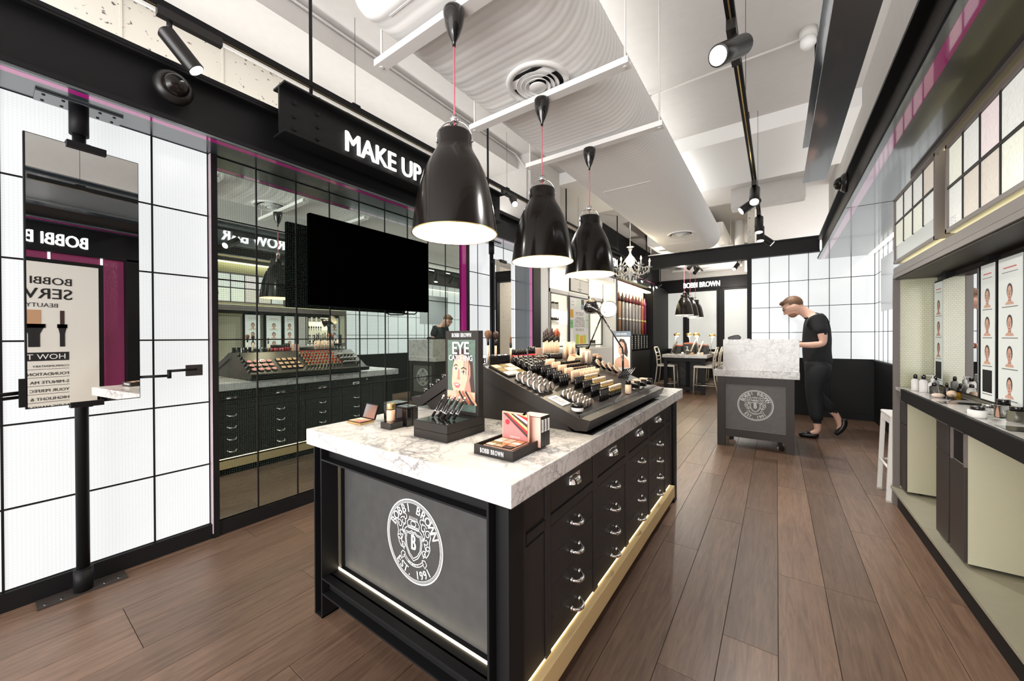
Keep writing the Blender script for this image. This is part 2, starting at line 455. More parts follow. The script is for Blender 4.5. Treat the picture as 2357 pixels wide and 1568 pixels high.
FNX = (radians(90), 0, radians(-90))    # faces -X, runs along -Y
FNY = (radians(90), 0, 0)               # faces -Y, runs along +X
def text(s, size, m, loc, rot, parent, bold=.02, xs=1.0, depth=.0015, align='LEFT', name='lettering', spacing=1.0, local_loc=False):
    me = text_mesh(s, size, bold, xs, depth, align, spacing)
    if not me.materials: me.materials.append(m)
    elif me.materials[0] != m:
        me = me.copy(); me.materials.clear(); me.materials.append(m)
    return link(name, me, parent, loc, rot, world=not local_loc)

def ell(cx, cy, rx, ry, n=20, a0=0, a1=2 * pi, z=0):
    full = abs(a1 - a0 - 2 * pi) < 1e-6
    k = n if full else n + 1
    return [(cx + rx * cos(a0 + (a1 - a0) * i / n), cy + ry * sin(a0 + (a1 - a0) * i / n), z) for i in range(k)]
def ring(mb, cx, cy, rx, ry, w, z=0, n=48, mi=0, d=.0008):
    vs = []
    for k in range(n):
        t = 2 * pi * k / n
        for q in (1, 0): vs.append((cx + (rx - w * (1 - q)) * cos(t), cy + (ry - w * (1 - q)) * sin(t), z))
    fs = [(2 * k, 2 * ((k + 1) % n), 2 * ((k + 1) % n) + 1, 2 * k + 1) for k in range(n)]
    mb._add(vs, fs, mi)
def stroke(mb, pts, w, z=0, mi=0, closed=False):
    P = [Vector((p[0], p[1])) for p in pts]; k = len(P); L = []
    for i in range(k):
        a = P[i - 1] if (i or closed) else P[0]; b = P[(i + 1) % k] if (i < k - 1 or closed) else P[-1]
        d = (b - a).normalized() if (b - a).length > 1e-9 else Vector((1, 0)); nrm = Vector((-d.y, d.x)) * w / 2
        L.append((P[i] + nrm, P[i] - nrm))
    vs = []
    for a, b in L: vs += [(a.x, a.y, z), (b.x, b.y, z)]
    mb._add(vs, [(2 * i, 2 * ((i + 1) % k), 2 * ((i + 1) % k) + 1, 2 * i + 1) for i in range(k if closed else k - 1)], mi)

# portrait print: an anonymous face in flat shapes, unit square x -.5...5, y 0..1, layered by fractions of a millimetre
def portrait_mesh(kind=0):
    mb = MB(); z = [0.0]
    def lay(pts, mi):
        z[0] += .00012; mb.poly([(p[0], p[1], z[0]) for p in pts], mi)
    mats = [M['foliage'], M['hairprint'], M['skinprint'], M['skinshade'], M['eyewhite'], M['lipprint'], M['paleblue'], M['cardw']]
    if kind == 0:        # large, tilted, turned three-quarters
        lay([(-.5, 0), (.5, 0), (.5, 1), (-.5, 1)], 0)
        lay([(.02, .98), (.26, .94), (.42, .72), (.46, .40), (.5, .12), (.5, 0), (.20, 0), (.06, .3), (-.22, .62), (-.30, .78), (-.2, .93)], 1)
        lay([(-.12, 0), (-.05, .2), (.0, .3), (.30, .40), (.36, .2), (.44, .05), (.44, 0)], 3)
        lay([(-.32, .60), (-.33, .50), (-.35, .36), (-.33, .27), (-.28, .19), (-.19, .14), (-.08, .13), (.10, .20), (.27, .34), (.34, .50), (.33, .66), (.24, .80), (.06, .87), (-.14, .84), (-.26, .74)], 2)
        lay([(.10, .20), (.27, .34), (.34, .50), (.33, .66), (.24, .80), (.26, .60), (.22, .42)], 3)
        lay([(-.27, .655), (-.20, .69), (-.13, .675), (-.12, .655), (-.20, .668), (-.27, .635)], 1)
        lay([(.00, .615), (.09, .645), (.20, .61), (.20, .59), (.09, .622), (.0, .592)], 1)
        lay(ell(-.19, .60, .062, .024, 14), 4); lay(ell(-.185, .60, .024, .022, 12), 1)
        lay([(-.26, .60), (-.19, .632), (-.12, .605), (-.12, .597), (-.19, .620), (-.26, .592)], 1)
        lay(ell(.08, .545, .066, .025, 14), 4); lay(ell(.085, .545, .026, .024, 12), 1)
        lay([(.0, .545), (.08, .58), (.16, .55), (.16, .54), (.08, .567), (.0, .535)], 1)
        lay([(-.10, .60), (-.13, .46), (-.16, .42), (-.10, .405), (-.03, .42), (-.06, .46), (-.06, .58)], 3)
        lay([(-.27, .335), (-.18, .355), (-.13, .343), (-.02, .325), (-.10, .26), (-.19, .26)], 5)
        lay([(-.24, .325), (-.17, .335), (-.06, .315), (-.16, .305)], 4)
        for k in range(3): lay([(.14 + .05 * k, .9), (.15 + .05 * k, .9), (.10 + .09 * k, .5), (.09 + .09 * k, .5)], 1)
    elif kind == 1:      # frontal beauty portrait on a pale board
        lay(ell(0, .60, .24, .34, 22), 1)
        lay([(-.15, .0), (-.1, .28), (.1, .28), (.15, .0)], 3)
        lay([(-.36, 0), (-.30, .10), (-.10, .16), (.10, .16), (.30, .10), (.36, 0)], 2)
        lay(ell(0, .52, .185, .315, 22), 2)
        for s in (-1, 1):
            lay([(s * .04, .60), (s * .13, .62), (s * .15, .605), (s * .05, .585)], 1)
            lay(ell(s * .085, .55, .042, .018, 10), 4); lay(ell(s * .085, .55, .017, .017, 8), 1)
        lay([(-.02, .55), (-.04, .42), (0, .40), (.04, .42), (.02, .55)], 3)
        lay([(-.08, .325), (-.03, .345), (.03, .345), (.08, .325), (0, .28)], 5)
    else:                # long dark hair, white ground
        lay([(-.5, 0), (.5, 0), (.5, 1), (-.5, 1)], 7)
        lay([(-.1, .95), (.14, .93), (.30, .78), (.38, .52), (.34, .34), (.0, .5), (-.22, .62), (-.2, .82)], 1)
        lay([(-.5, 0), (-.42, .22), (-.22, .34), (.2, .34), (.42, .22), (.46, 0)], 2)
        lay([(-.1, .3), (-.08, .42), (.14, .42), (.16, .3)], 3)
        lay([(-.20, .74), (-.23, .60), (-.19, .46), (-.10, .385), (.04, .40), (.15, .50), (.19, .66), (.14, .80), (0, .86), (-.13, .83)], 2)
        lay([(-.17, .69), (-.06, .70), (-.06, .685), (-.17, .675)], 1); lay([(.02, .685), (.13, .68), (.13, .665), (.02, .67)], 1)
        lay(ell(-.11, .65, .038, .015, 10), 1); lay(ell(.07, .635, .038, .015, 10), 1)
        lay([(-.05, .65), (-.08, .55), (-.02, .535), (.0, .55)], 3)
        lay([(-.12, .475), (-.04, .49), (.05, .47), (-.03, .445)], 5)
    me = to_mesh('portrait_print', mb, mats)
    return me
PORTRAIT = [portrait_mesh(k) for k in range(3)]
for _p in PORTRAIT:      # keep the prints' faces towards the viewer
    for _poly in _p.polygons:
        pass
def portrait(kind, loc, rot, w, h, parent, local_loc=False, name='portrait_print'):
    o = link(name, PORTRAIT[kind], parent, loc, rot, world=not local_loc)
    o.scale = (w, h, 1)
    return o

# round crest: rings, lettering on the arc, shield with a B, crown, scrollwork and ribbon
def crest(parent, c, R, m, rot=FNY, axis=None, local_loc=False):
    mb = MB()
    ring(mb, 0, 0, R, R, R * .036); ring(mb, 0, 0, R * .945, R * .945, R * .010); ring(mb, 0, 0, R * .918, R * .918, R * .014)
    w = R * .023
    sh = [(-.27, .22), (-.14, .22), (-.06, .27), (0, .24), (.06, .27), (.14, .22), (.27, .22), (.30, .05), (.27, -.16), (.16, -.33), (0, -.44), (-.16, -.33), (-.27, -.16), (-.30, .05)]
    for k in (1.0, .86): stroke(mb, [(x * R * k, (y - .03) * R * k + (1 - k) * -.05 * R) for x, y in sh], w * .9, closed=True)
    # crown
    stroke(mb, [(-.19 * R, .30 * R), (.19 * R, .30 * R)], w * 1.5); stroke(mb, [(-.17 * R, .345 * R), (.17 * R, .345 * R)], w)
    stroke(mb, [(-.19 * R, .30 * R), (-.22 * R, .42 * R), (-.15 * R, .50 * R), (.15 * R, .50 * R), (.22 * R, .42 * R), (.19 * R, .30 * R)], w)
    ring(mb, 0, .42 * R, .10 * R, .07 * R, w * .8, n=20)
    zz = []
    for k in range(13): zz.append(((-.15 + .025 * k) * R, (.585 if k % 2 else .52) * R))
    stroke(mb, zz, w * .7)
    # scrollwork either side
    for s in (-1, 1):
        def cur(pts): stroke(mb, [(s * x * R, y * R) for x, y in pts], w * .95)
        def spi(cx, cy, r0, a0, turns, kx=1.0):
            return [(cx + r0 * (1 - .7 * t) * cos(a0 + turns * 2 * pi * t) * kx, cy + r0 * (1 - .7 * t) * sin(a0 + turns * 2 * pi * t)) for t in [i / 14 for i in range(15)]]
        cur(spi(.36, .40, .11, .3, 1.1)); cur(spi(.50, .30, .10, 1.0, 1.0)); cur(spi(.44, .12, .10, 2.0, 1.1))
        cur(spi(.50, -.04, .08, .2, 1.0)); cur(spi(.38, -.20, .09, 1.2, 1.1)); cur(spi(.30, .52, .09, .8, .9))
        cur([(.28, .36), (.36, .30), (.40, .20), (.36, .10), (.40, 0), (.44, -.10), (.38, -.20), (.34, -.30)])
        cur([(.22, .30), (.30, .24), (.33, .16), (.31, .08)]); cur([(.56, .38), (.60, .26), (.55, .12), (.58, -.02), (.52, -.16), (.44, -.26)])
        cur([(.30, -.36), (.40, -.34), (.46, -.42), (.40, -.52), (.34, -.46), (.30, -.36)])
    arc = [(.40 * sin(t) * R, (-.14 - .40 * cos(t)) * R) for t in [radians(-52 + 104 * i / 16) for i in range(17)]]
    stroke(mb, arc, w * .8); stroke(mb, [(x * 1.13, y * 1.10 + .0 * R) for x, y in arc], w * .8)
    o = link('crest_print', to_mesh('crest_print', mb, m), parent, c, rot, world=not local_loc)
    # lettering as further prints; each glyph sits on the circle
    Rm = Euler(rot).to_matrix()
    def glyphs(s, rad, a_mid, step, size, inside, bold=.0):
        n = len(s)
        for i, ch in enumerate(s):
            if ch == ' ': continue
            a = a_mid + (i - (n - 1) / 2) * step * (-1 if not inside else 1)
            me = text_mesh(ch, size, bold, .92, .0004, 'CENTER')
            if not me.materials: me.materials.append(m)
            p = Vector((rad * cos(a), rad * sin(a), 0))
            ang = a - pi / 2 if not inside else a + pi / 2
            q = bpy.data.objects.new('letter', me); COL.objects.link(q); q.parent = o
            q.location = p; q.rotation_euler = (0, 0, ang)
            if me.materials[0] != m: q.data = me.copy(); q.data.materials[0] = m
    if R > .1:
        glyphs('BOBBI BROWN', R * .69, pi / 2, radians(13.2), R * .29, False, .035)
        glyphs('EST. 1991', R * .87, -pi / 2, radians(10.5), R * .27, True, .035)
        glyphs('MCMXCI', R * .60, -pi / 2, radians(6.5), R * .085, True, .004)
    else:
        glyphs('BOBBI BROWN', R * .69, pi / 2, radians(13.2), R * .29, False, .035)
        glyphs('EST. 1991', R * .87, -pi / 2, radians(10.5), R * .27, True, .035)
    b = text_mesh('B', R * .52, .05, .60, .0004, 'CENTER')
    if not b.materials: b.materials.append(m)
    q = bpy.data.objects.new('letter', b); COL.objects.link(q); q.parent = o; q.location = (0, -.20 * R, 0)
    return o
# ================================================================== SETTING
XW = -2.89
# --- floor: sub-floor plus planks laid along the room
floor = struct('floor', MB().box(-3.6, 2.6, -2.6, 12.3, -.06, -.006), M['steel_dark'])
PW = .19
pl_mesh = {}
def plank_mesh(L):
    k = round(L, 3)
    if k not in pl_mesh:
        pl_mesh[k] = to_mesh('plank', MB().box(-PW / 2 + .0009, PW / 2 - .0009, -L / 2 + .0009, L / 2 - .0009, -.012, 0), M['wood'], .0008, segs=1)
    return pl_mesh[k]
rp = random.Random(3)
row = 0
x = .575 - PW / 2
xs_rows = []
while x > -2.95: xs_rows.append(x); x -= PW
x = .575 + PW / 2
while x < 1.25: xs_rows.append(x); x += PW
for xr in xs_rows:
    y = -.75 - rp.choice([0, .3, .6, .9, 1.1])
    while y < 12.1:
        L = 1.42
        if y + L > -.2: link('plank', plank_mesh(L), floor, (xr, y + L / 2, 0), world=True)
        y += L

# --- left wall: backing, then the pane grid of each bay
wl = struct('wall_left', MB().box(-3.02, -2.915, -1.2, 4.2, 0, 2.42).box(-3.3, -2.915, 7.40, 12.1, 0, 3.6), M['steel_dark'])
ROWS = [.09, .465, .853, 1.24, 1.625, 2.01, 2.40]
BAR = .0085
def pane_bay(wall, ys, rows, x0, x1, m, name):
    cache = {}
    for i in range(len(ys) - 1):
        for j in range(len(rows) - 1):
            a = ys[i + 1] - ys[i] - BAR; h = rows[j + 1] - rows[j] - BAR
            k = (round(a, 3), round(h, 3))
            if k not in cache: cache[k] = to_mesh('pane', MB().box(x0 - x1, 0, -a / 2, a / 2, -h / 2, h / 2), m)
            link('pane', cache[k], wall, (x1, (ys[i] + ys[i + 1]) / 2, (rows[j] + rows[j + 1]) / 2))
    for yy in ys[1:-1]:
        build('glazing_bar', MB().box(x0 - .004, x1 + .004, yy - BAR / 2, yy + BAR / 2, rows[0], rows[-1]), M['steel'], wall)
    for r in rows[1:-1]:
        build('glazing_bar', MB().box(x0 - .004, x1 + .0035, ys[0], ys[-1], r - BAR / 2, r + BAR / 2), M['steel'], wall)
yA = [.82 - .257 * k for k in range(7, -1, -1)]
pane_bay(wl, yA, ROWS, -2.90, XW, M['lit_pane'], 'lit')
yB = [.862, 1.087, 1.346, 1.60, 1.859, 2.115, 2.371, 2.63, 2.876, 3.10]
pane_bay(wl, yB, ROWS, -2.90, XW, M['mirror_pane'], 'mirror')
yC = [3.235, 3.406, 3.664, 3.922, 4.178]
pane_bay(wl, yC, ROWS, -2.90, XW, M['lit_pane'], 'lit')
# posts and magenta reveals between the bays, bottom rail
struct('trim_1', MB().box(-2.912, -2.862, .829, .861, 0, 2.40), M['steel'])
struct('trim_2', MB().box(-2.912, -2.862, 3.185, 3.232, 0, 2.40), M['steel'])
build('reveal_strip', MB().box(-2.905, -2.8625, .8255, .8288, .03, 2.398), M['pale_reflection'], wl)
build('reveal_strip', MB().box(-2.905, -2.868, 3.118, 3.184, .03, 2.398), M['magenta'], wl)
struct('baseboard_left', MB().box(-2.912, -2.872, -1.2, 4.18, 0, .088), M['steel'])

# --- left soffit, magenta edge strip and I-section fascia
def ibeam_y(x0, x1, z0, z1, y0, y1, tw=.012, tf=.018, web=None):
    web = (x0 + x1) / 2 if web is None else web
    mb = MB().box(x0, x1, y0, y1, z0, z0 + tf).box(x0, x1, y0, y1, z1 - tf, z1).box(web - tw / 2, web + tw / 2, y0, y1, z0 + tf, z1 - tf)
    return mb
tr3 = struct('trim_3', MB().box(-2.915, -2.70, -1.2, 4.18, 2.402, 2.415), M['soffit'])
build('magenta_strip', MB().box(-2.70, -2.655, -1.2, 4.18, 2.4015, 2.415), M['magenta'], tr3)
build('soffit_edge', MB().box(-2.655, -2.637, -1.2, 4.18, 2.402, 2.415), M['soffit'], tr3)
tr4 = struct('trim_4', ibeam_y(-2.80, -2.632, 2.415, 2.735, -1.2, 7.5, tf=.022, web=-2.70), M['steel'])
build('cap_rail', MB().box(-2.66, -2.626, -1.2, 7.5, 2.695, 2.707), M['steel'], tr4)
# --- return panel with its own strip and I-section post
tr5 = struct('trim_5', MB().box(-2.89, -2.656, 4.182, 4.20, 0, 2.40), M['soffit'])
build('magenta_strip', MB().box(-2.656, -2.612, 4.181, 4.20, .0, 2.40), M['magenta'], tr5)
tr6 = struct('trim_6', MB().box(-2.612, -2.59, 4.18, 4.34, 0, 2.415).box(-2.70, -2.612, 4.25, 4.27, 0, 2.415).box(-2.63, -2.60, 4.34, 4.38, 0, 2.415), M['steel'])
build('bronze_edge', MB().box(-2.622, -2.604, 4.345, 4.385, .0, 2.41), M['unit'], tr6)

# --- concrete wall, perimeter beam and ceiling above
cw = struct('wall_concrete', MB().box(-3.42, -3.29, -2.6, 4.05, 2.3, 3.62), M['concrete'])
for yy in (.50, 1.02): build('shutter_joint', MB().box(-3.292, -3.283, yy, yy + .012, 2.3, 3.43), M['concrete'], cw)
ce = struct('ceiling', MB().box(-3.42, 2.6, -2.6, 12.3, 3.60, 3.70), M['ceil'])
struct('trim_7', MB().box(-3.42, -2.74, -2.6, 4.06, 3.43, 3.61), M['ceil'])
struct('trim_8', MB().box(-3.42, -2.55, 4.05, 4.85, 2.42, 3.605), M['ceil'])
struct('trim_9', MB().box(-3.42, 2.6, 4.83, 6.30, 3.43, 3.603), M['white'])
struct('wall_back_left', MB().box(-3.42, -2.92, 4.85, 7.4, 2.76, 3.61), M['ceil'])
# upstand and shallow ribs of the slab beyond the cross-beam
struct('trim_10', MB().box(-.6, .35, 7.0, 7.25, 3.30, 3.602), M['ceil'])

# --- far wall: lit grid, black dado, post and header beam
wf = struct('wall_far', MB().box(-.40, 1.30, 7.53, 7.66, 0, 2.56), M['steel_dark'])
fx = [-.345, -.096, .162, .408, .658, .906, 1.163]
fz = [.896, 1.302, 1.713, 2.123, 2.545]
cache = {}
for i in range(6):
    for j in range(4):
        a = fx[i + 1] - fx[i] - BAR; h = fz[j + 1] - fz[j] - BAR
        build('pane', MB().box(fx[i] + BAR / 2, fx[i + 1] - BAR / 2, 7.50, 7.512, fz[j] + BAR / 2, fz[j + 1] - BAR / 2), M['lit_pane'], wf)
for xx in fx[1:-1]: build('glazing_bar', MB().box(xx - BAR / 2, xx + BAR / 2, 7.496, 7.516, fz[0], fz[-1]), M['steel'], wf)
for zz in fz[1:-1]: build('glazing_bar', MB().box(fx[0], fx[-1], 7.4965, 7.516, zz - BAR / 2, zz + BAR / 2), M['steel'], wf)
build('dado_panel', MB().box(-.345, 1.163, 7.49, 7.52, .0, .89), M['steel'], wf)
for xx in (.16, .66): build('dado_joint', MB().box(xx, xx + .006, 7.486, 7.492, .0, .885), M['steel_dark'], wf)
struct('trim_11', MB().box(-.405, -.347, 7.47, 7.56, 0, 2.56), M['steel'])
hb = MB().box(-2.64, .545, 7.47, 7.49, 2.56, 2.585).box(-2.64, .545, 7.50, 7.515, 2.585, 2.78).box(-2.64, .545, 7.47, 7.49, 2.775, 2.80).box(-2.64, .545, 7.44, 7.60, 2.545, 2.562)
tr12 = struct('trim_12', hb, M['steel'])
struct('baseboard_far', MB().box(-.345, 1.163, 7.478, 7.49, 0, .09), M['steel'])

# --- right wall beyond the make-up unit
wr = struct('wall_right', MB().box(1.19, 1.32, 3.95, 7.66, 0, 2.56).box(1.19, 1.32, -2.6, 3.95, 0, 2.42), M['steel_dark'])
ry = [7.50 - .26 * k for k in range(14)]
for i in range(13):
    for j in range(4):
        build('pane', MB().box(1.165, 1.177, ry[i + 1] + BAR / 2, ry[i] - BAR / 2, fz[j] + BAR / 2, fz[j + 1] - BAR / 2), M['lit_pane'], wr)
for yy in ry[1:-1]: build('glazing_bar', MB().box(1.161, 1.181, yy - BAR / 2, yy + BAR / 2, fz[0], fz[-1]), M['steel'], wr)
for zz in fz[1:-1]: build('glazing_bar', MB().box(1.162, 1.181, ry[-1], ry[0], zz - BAR / 2, zz + BAR / 2), M['steel'], wr)
build('dado_panel', MB().box(1.155, 1.19, 4.12, 7.50, 0, .885), M['steel'], wr)
struct('trim_13', MB().box(1.135, 1.19, 4.12, 7.50, .875, .897), M['steel'])

# --- right soffit (under the fascia and over the unit), strip and I-section
tr14 = struct('trim_14', MB().box(.600, .86, -2.5, 7.46, 2.421, 2.435).box(.86, 1.19, 3.95, 7.46, 2.421, 2.435), M['soffit'])
build('magenta_strip', MB().box(.548, .600, -2.5, 7.46, 2.420, 2.435), M['magenta'], tr14)
build('soffit_edge', MB().box(.517, .548, -2.5, 7.46, 2.421, 2.435), M['soffit'], tr14)
build('joint_line', MB().box(.52, .86, 4.60, 4.606, 2.4195, 2.4215), M['steel'], tr14)
tr15 = struct('trim_15', ibeam_y(.512, .66, 2.435, 2.735, -2.5, 7.46, tf=.02, web=.585), M['steel'])
build('web_face', MB().box(.566, .579, -2.5, 7.46, 2.455, 2.715), M['unit_dk'], tr15)
build('led_strip', MB().box(1.085, 1.135, 4.2, 7.44, 2.4185, 2.421), M['led'], tr14)
struct('trim_16', MB().box(.66, 1.32, -2.5, 7.6, 2.74, 3.61), M['ceil'])

# --- room beyond the header beam
wb = struct('wall_back', MB().box(-3.3, .2, 12.0, 12.15, 0, 3.6), M['steel'])
build('cornice_panel', MB().box(-3.0, -.3, 11.98, 12.0, 2.92, 3.6), M['ceil'], wb)
for k, (a, b) in enumerate([(-2.945, -2.245), (-2.08, -1.373), (-1.181, -.647)]):
    w = struct('window_%d' % (k + 1), MB().box(a, b, 11.965, 11.99, .88, 2.53), M['frost'])
    for (p, q) in ((a - .05, a), (b, b + .05)):
        build('window_frame', MB().box(p, q, 11.94, 12.0, .83, 2.58), M['steel'], w)
    build('window_frame', MB().box(a, b, 11.94, 12.0, .83, .88), M['steel'], w)
    build('window_frame', MB().box(a, b, 11.94, 12.0, 2.53, 2.58), M['steel'], w)
struct('wall_back_right', MB().box(-.405, -.30, 7.6, 12.1, 0, 3.6), M['concrete'])
# ================================================================== SIGNS AND BEAMS
def sign_beam(name, label, x0, x1, z0, z1, y0, y1, face):
    t = thing(name, label, 'sign', ((x0 + x1) / 2, (y0 + y1) / 2, z0))
    xm = (x0 + x1) / 2
    build('flange', MB().box(x0, x1, y0, y1, z0, z0 + .012), M['steel'], t)
    build('flange', MB().box(x0, x1, y0, y1, z1 - .012, z1), M['steel'], t)
    build('web', MB().box(xm - .008, xm + .008, y0, y1, z0 + .012, z1 - .012), M['steel'], t)
    fx_ = xm + .008 * face
    for ya in (y0 + .09, y0 + .24, y1 - .09, y1 - .24):
        for zz in (.07, .15, .235):
            if ya in (y0 + .24, y1 - .24): zz -= .0
            build('bolt', MB().rod((fx_, ya, z0 + zz), (fx_ + .012 * face, ya, z0 + zz), .013, 6, smooth=False), M['steel'], t)
    for yr in (y0 + .20, y1 - .20):
        build('hanger_rod', MB().rod((xm, yr, z1), (xm, yr, 3.60), .011, 8).box(xm - .03, xm + .03, yr - .05, yr + .07, z1, z1 + .02), M['steel'], t)
    return t, fx_ + .004 * face
sl, xf_ = sign_beam('sign_beam', 'black steel beam sign with lit white letters MAKE UP on the wall of mirrors', -2.605, -2.455, 2.52, 2.83, 1.08, 3.36, 1)
text('MAKE UP', .205, M['letter'], (xf_ + .012, 1.50, 2.588), FX, sl, bold=.05, xs=.84, depth=.0025)
text('BAR', .205, M['letter'], (xf_ + .012, 2.335, 2.588), FX, sl, bold=.05, xs=.84, depth=.0025)
s2, xf2 = sign_beam('sign_beam', 'black steel beam sign over the white skincare niche, behind the crystal chandelier', -2.605, -2.455, 2.52, 2.83, 4.80, 7.38, 1)
text('RT SKIN', .205, M['letter'], (xf2 + .012, 6.50, 2.588), FX, s2, bold=.05, xs=.84, depth=.0025)
s3, xf3 = sign_beam('sign_beam', 'slate grey steel beam hung from the ceiling over the aisle, its end near the dome camera', .175, .325, 2.50, 2.80, -.6, 3.91, -1)
text('N BROW BAR', .205, M['letter'], (xf3 - .012, 2.92, 2.565), FNX, s3, bold=.05, xs=.84, depth=.0025)
for ch in s3.children:
    if ch.name.startswith(('flange', 'web')): ch.data.materials[0] = M['soffit']
# sign board on the back wall of the far room
s4 = build('shop_sign', MB().box(-3.0, -.60, 11.93, 11.97, 2.60, 2.91), M['steel'])
tag(s4, 'black fascia board with white capital letters above the far frosted windows', 'sign')
text('BOBBI BROWN', .21, M['letter'], (-2.23, 11.925, 2.655), FNY, s4, bold=.05, xs=.66, depth=.003)

# ================================================================== AIR DUCT
def duct_mesh():
    x0, x1, z0, z1, r = -1.675, -.77, 2.742, 3.20, .20
    prof = []
    for cx, cz, a0 in ((x0 + r, z0 + r, pi), (x1 - r, z0 + r, 1.5 * pi), (x1 - r, z1 - r, 0), (x0 + r, z1 - r, .5 * pi)):
        for k in range(9): prof.append((cx + r * cos(a0 + k * pi / 16), cz + r * sin(a0 + k * pi / 16), cos(a0 + k * pi / 16), sin(a0 + k * pi / 16)))
    n = len(prof); ys = []; y = 1.02
    while y < 7.28: ys.append(y); y += .0075
    mb = MB(); vs = []
    for y in ys:
        e = min(1, (y - 1.02) / .07); e2 = min(1, (7.28 - y) / .12); e = min(e, e2)
        inset = .07 * (1 - math.sqrt(max(0, 1 - (1 - e) ** 2)))
        sag = .0013 * abs(sin(pi * (y - 1.02) / .045)) + (.002 * sin(pi * (y - 1.02) / .11) ** 2 if y < 1.9 else 0)
        for px, pz, nx, nz in prof:
            k = sag - inset
            vs.append((px + nx * k, y, pz + nz * k))
    fs = []
    for i in range(len(ys) - 1):
        for j in range(n): fs.append((i * n + j, i * n + (j + 1) % n, (i + 1) * n + (j + 1) % n, (i + 1) * n + j))
    mb._add(vs, fs, 0, True)
    mb._add(vs[:n], [tuple(reversed(range(n)))]); mb._add(vs[-n:], [tuple(range(n))])
    return mb
duct = thing('air_duct', 'wide white ribbed air duct running along the ceiling above the island', 'air duct', (-1.22, 4.1, 2.742))
build('duct_body', duct_mesh(), M['duct'], duct)
for y in (1.10, 3.72, 6.45): build('seam_line', MB().box(-1.46, -.98, y, y + .008, 2.738, 2.742), M['white'], duct)
def diffuser(x, y, label):
    t = thing('air_diffuser', label, 'air vent', (x, y, 2.70), 'round air diffusers in the duct')
    build('diffuser_rim', MB().lathe([(.152, 2.728), (.182, 2.722), (.186, 2.736), (.186, 2.748), (.150, 2.748), (.152, 2.728)], x, y, n=40, caps=False), M['white'], t)
    build('dark_throat', MB().lathe([(.152, 2.7405), (.152, 2.7415)], x, y, n=32), M['steel_dark'], t)
    for k, r in enumerate((.128, .102, .076)):
        build('diffuser_ring', MB().lathe([(r - .022, 2.738), (r, 2.722 - .003 * k), (r - .006, 2.722 - .003 * k), (r - .027, 2.738)], x, y, n=32, caps=False), M['white'], t)
    build('diffuser_disc', MB().lathe([(.012, 2.7385), (.05, 2.716), (.048, 2.712), (.0, 2.712)], x, y, n=28), M['white'], t)
diffuser(-1.143, 1.90, 'round white ring diffuser under the duct beside the second pendant cord')
diffuser(-1.136, 5.90, 'round white ring diffuser at the far end of the duct')
# carrying bars with hangers
BY = [1.235, 1.985, 2.70]
nm = ['nearest the camera, above the largest black pendant', 'above the second black pendant', 'above the third black pendant']
for k, y in enumerate(BY):
    t = thing('duct_bar', 'white bar under the duct, ' + ['above the largest black pendant', 'crossing the ring diffuser', 'above the third black pendant'][k], 'bar', (-1.18, y, 2.685), 'white bars under the air duct')
    build('channel', MB().box(-1.73, -.63, y - .03, y + .03, 2.681, 2.686).box(-1.73, -.63, y - .03, y - .024, 2.686, 2.716).box(-1.73, -.63, y + .024, y + .03, 2.686, 2.716), M['chromewhite'], t)
    for xx in (-1.705, -.655):
        build('hanger_rod', MB().rod((xx, y, 2.70), (xx, y, 3.6), .006, 8).rod((xx, y, 2.677), (xx, y, 2.70), .011, 6), M['chromewhite'], t)
# conduit with smoke detector, conduit along the perimeter beam
tag(build('conduit', MB().tube([(-.98, 3.72, 3.55), (-.2, 3.71, 3.555), (.22, 3.70, 3.555)], .010, 8).rod((-.98, 3.72, 3.55), (-1.02, 3.72, 3.55), .014, 8), M['ceil']), 'thin grey conduit running across the ceiling to the smoke detector', 'conduit')
sd = thing('smoke_detector', 'white round smoke detector on the ceiling by the slate beam', 'smoke detector', (.2, 3.69, 3.46))
build('detector_base', MB().lathe([(.055, 3.53), (.058, 3.60)], .2, 3.69, n=20), M['ceil'], sd)
build('detector_head', MB().lathe([(.0, 3.458), (.03, 3.460), (.05, 3.485), (.052, 3.53)], .2, 3.69, n=20), M['white'], sd)
tag(build('conduit', MB().tube([(-2.722, -1.0, 3.585), (-2.722, 2.0, 3.585), (-2.722, 3.8, 3.585), (-2.70, 3.93, 3.57), (-2.60, 4.03, 3.4), (-2.60, 4.03, 2.85)], .011, 8), M['ceil']), 'painted conduit following the edge of the long concrete beam', 'conduit')
for k, dz in enumerate((0, .03, .06)):
    tag(build('cable_run', MB().tube([(-3.27 + .02 * k, -1.5, 3.40 - dz), (-3.27 + .02 * k, 1.5, 3.405 - dz), (-3.27 + .02 * k, 4.0, 3.40 - dz)], .008, 6), M['ceil']), ['topmost', 'middle', 'lowest'][k] + ' of three painted cables along the top of the concrete wall', 'cable')
for y in (.2, 1.5, 2.6, 3.3):
    pass

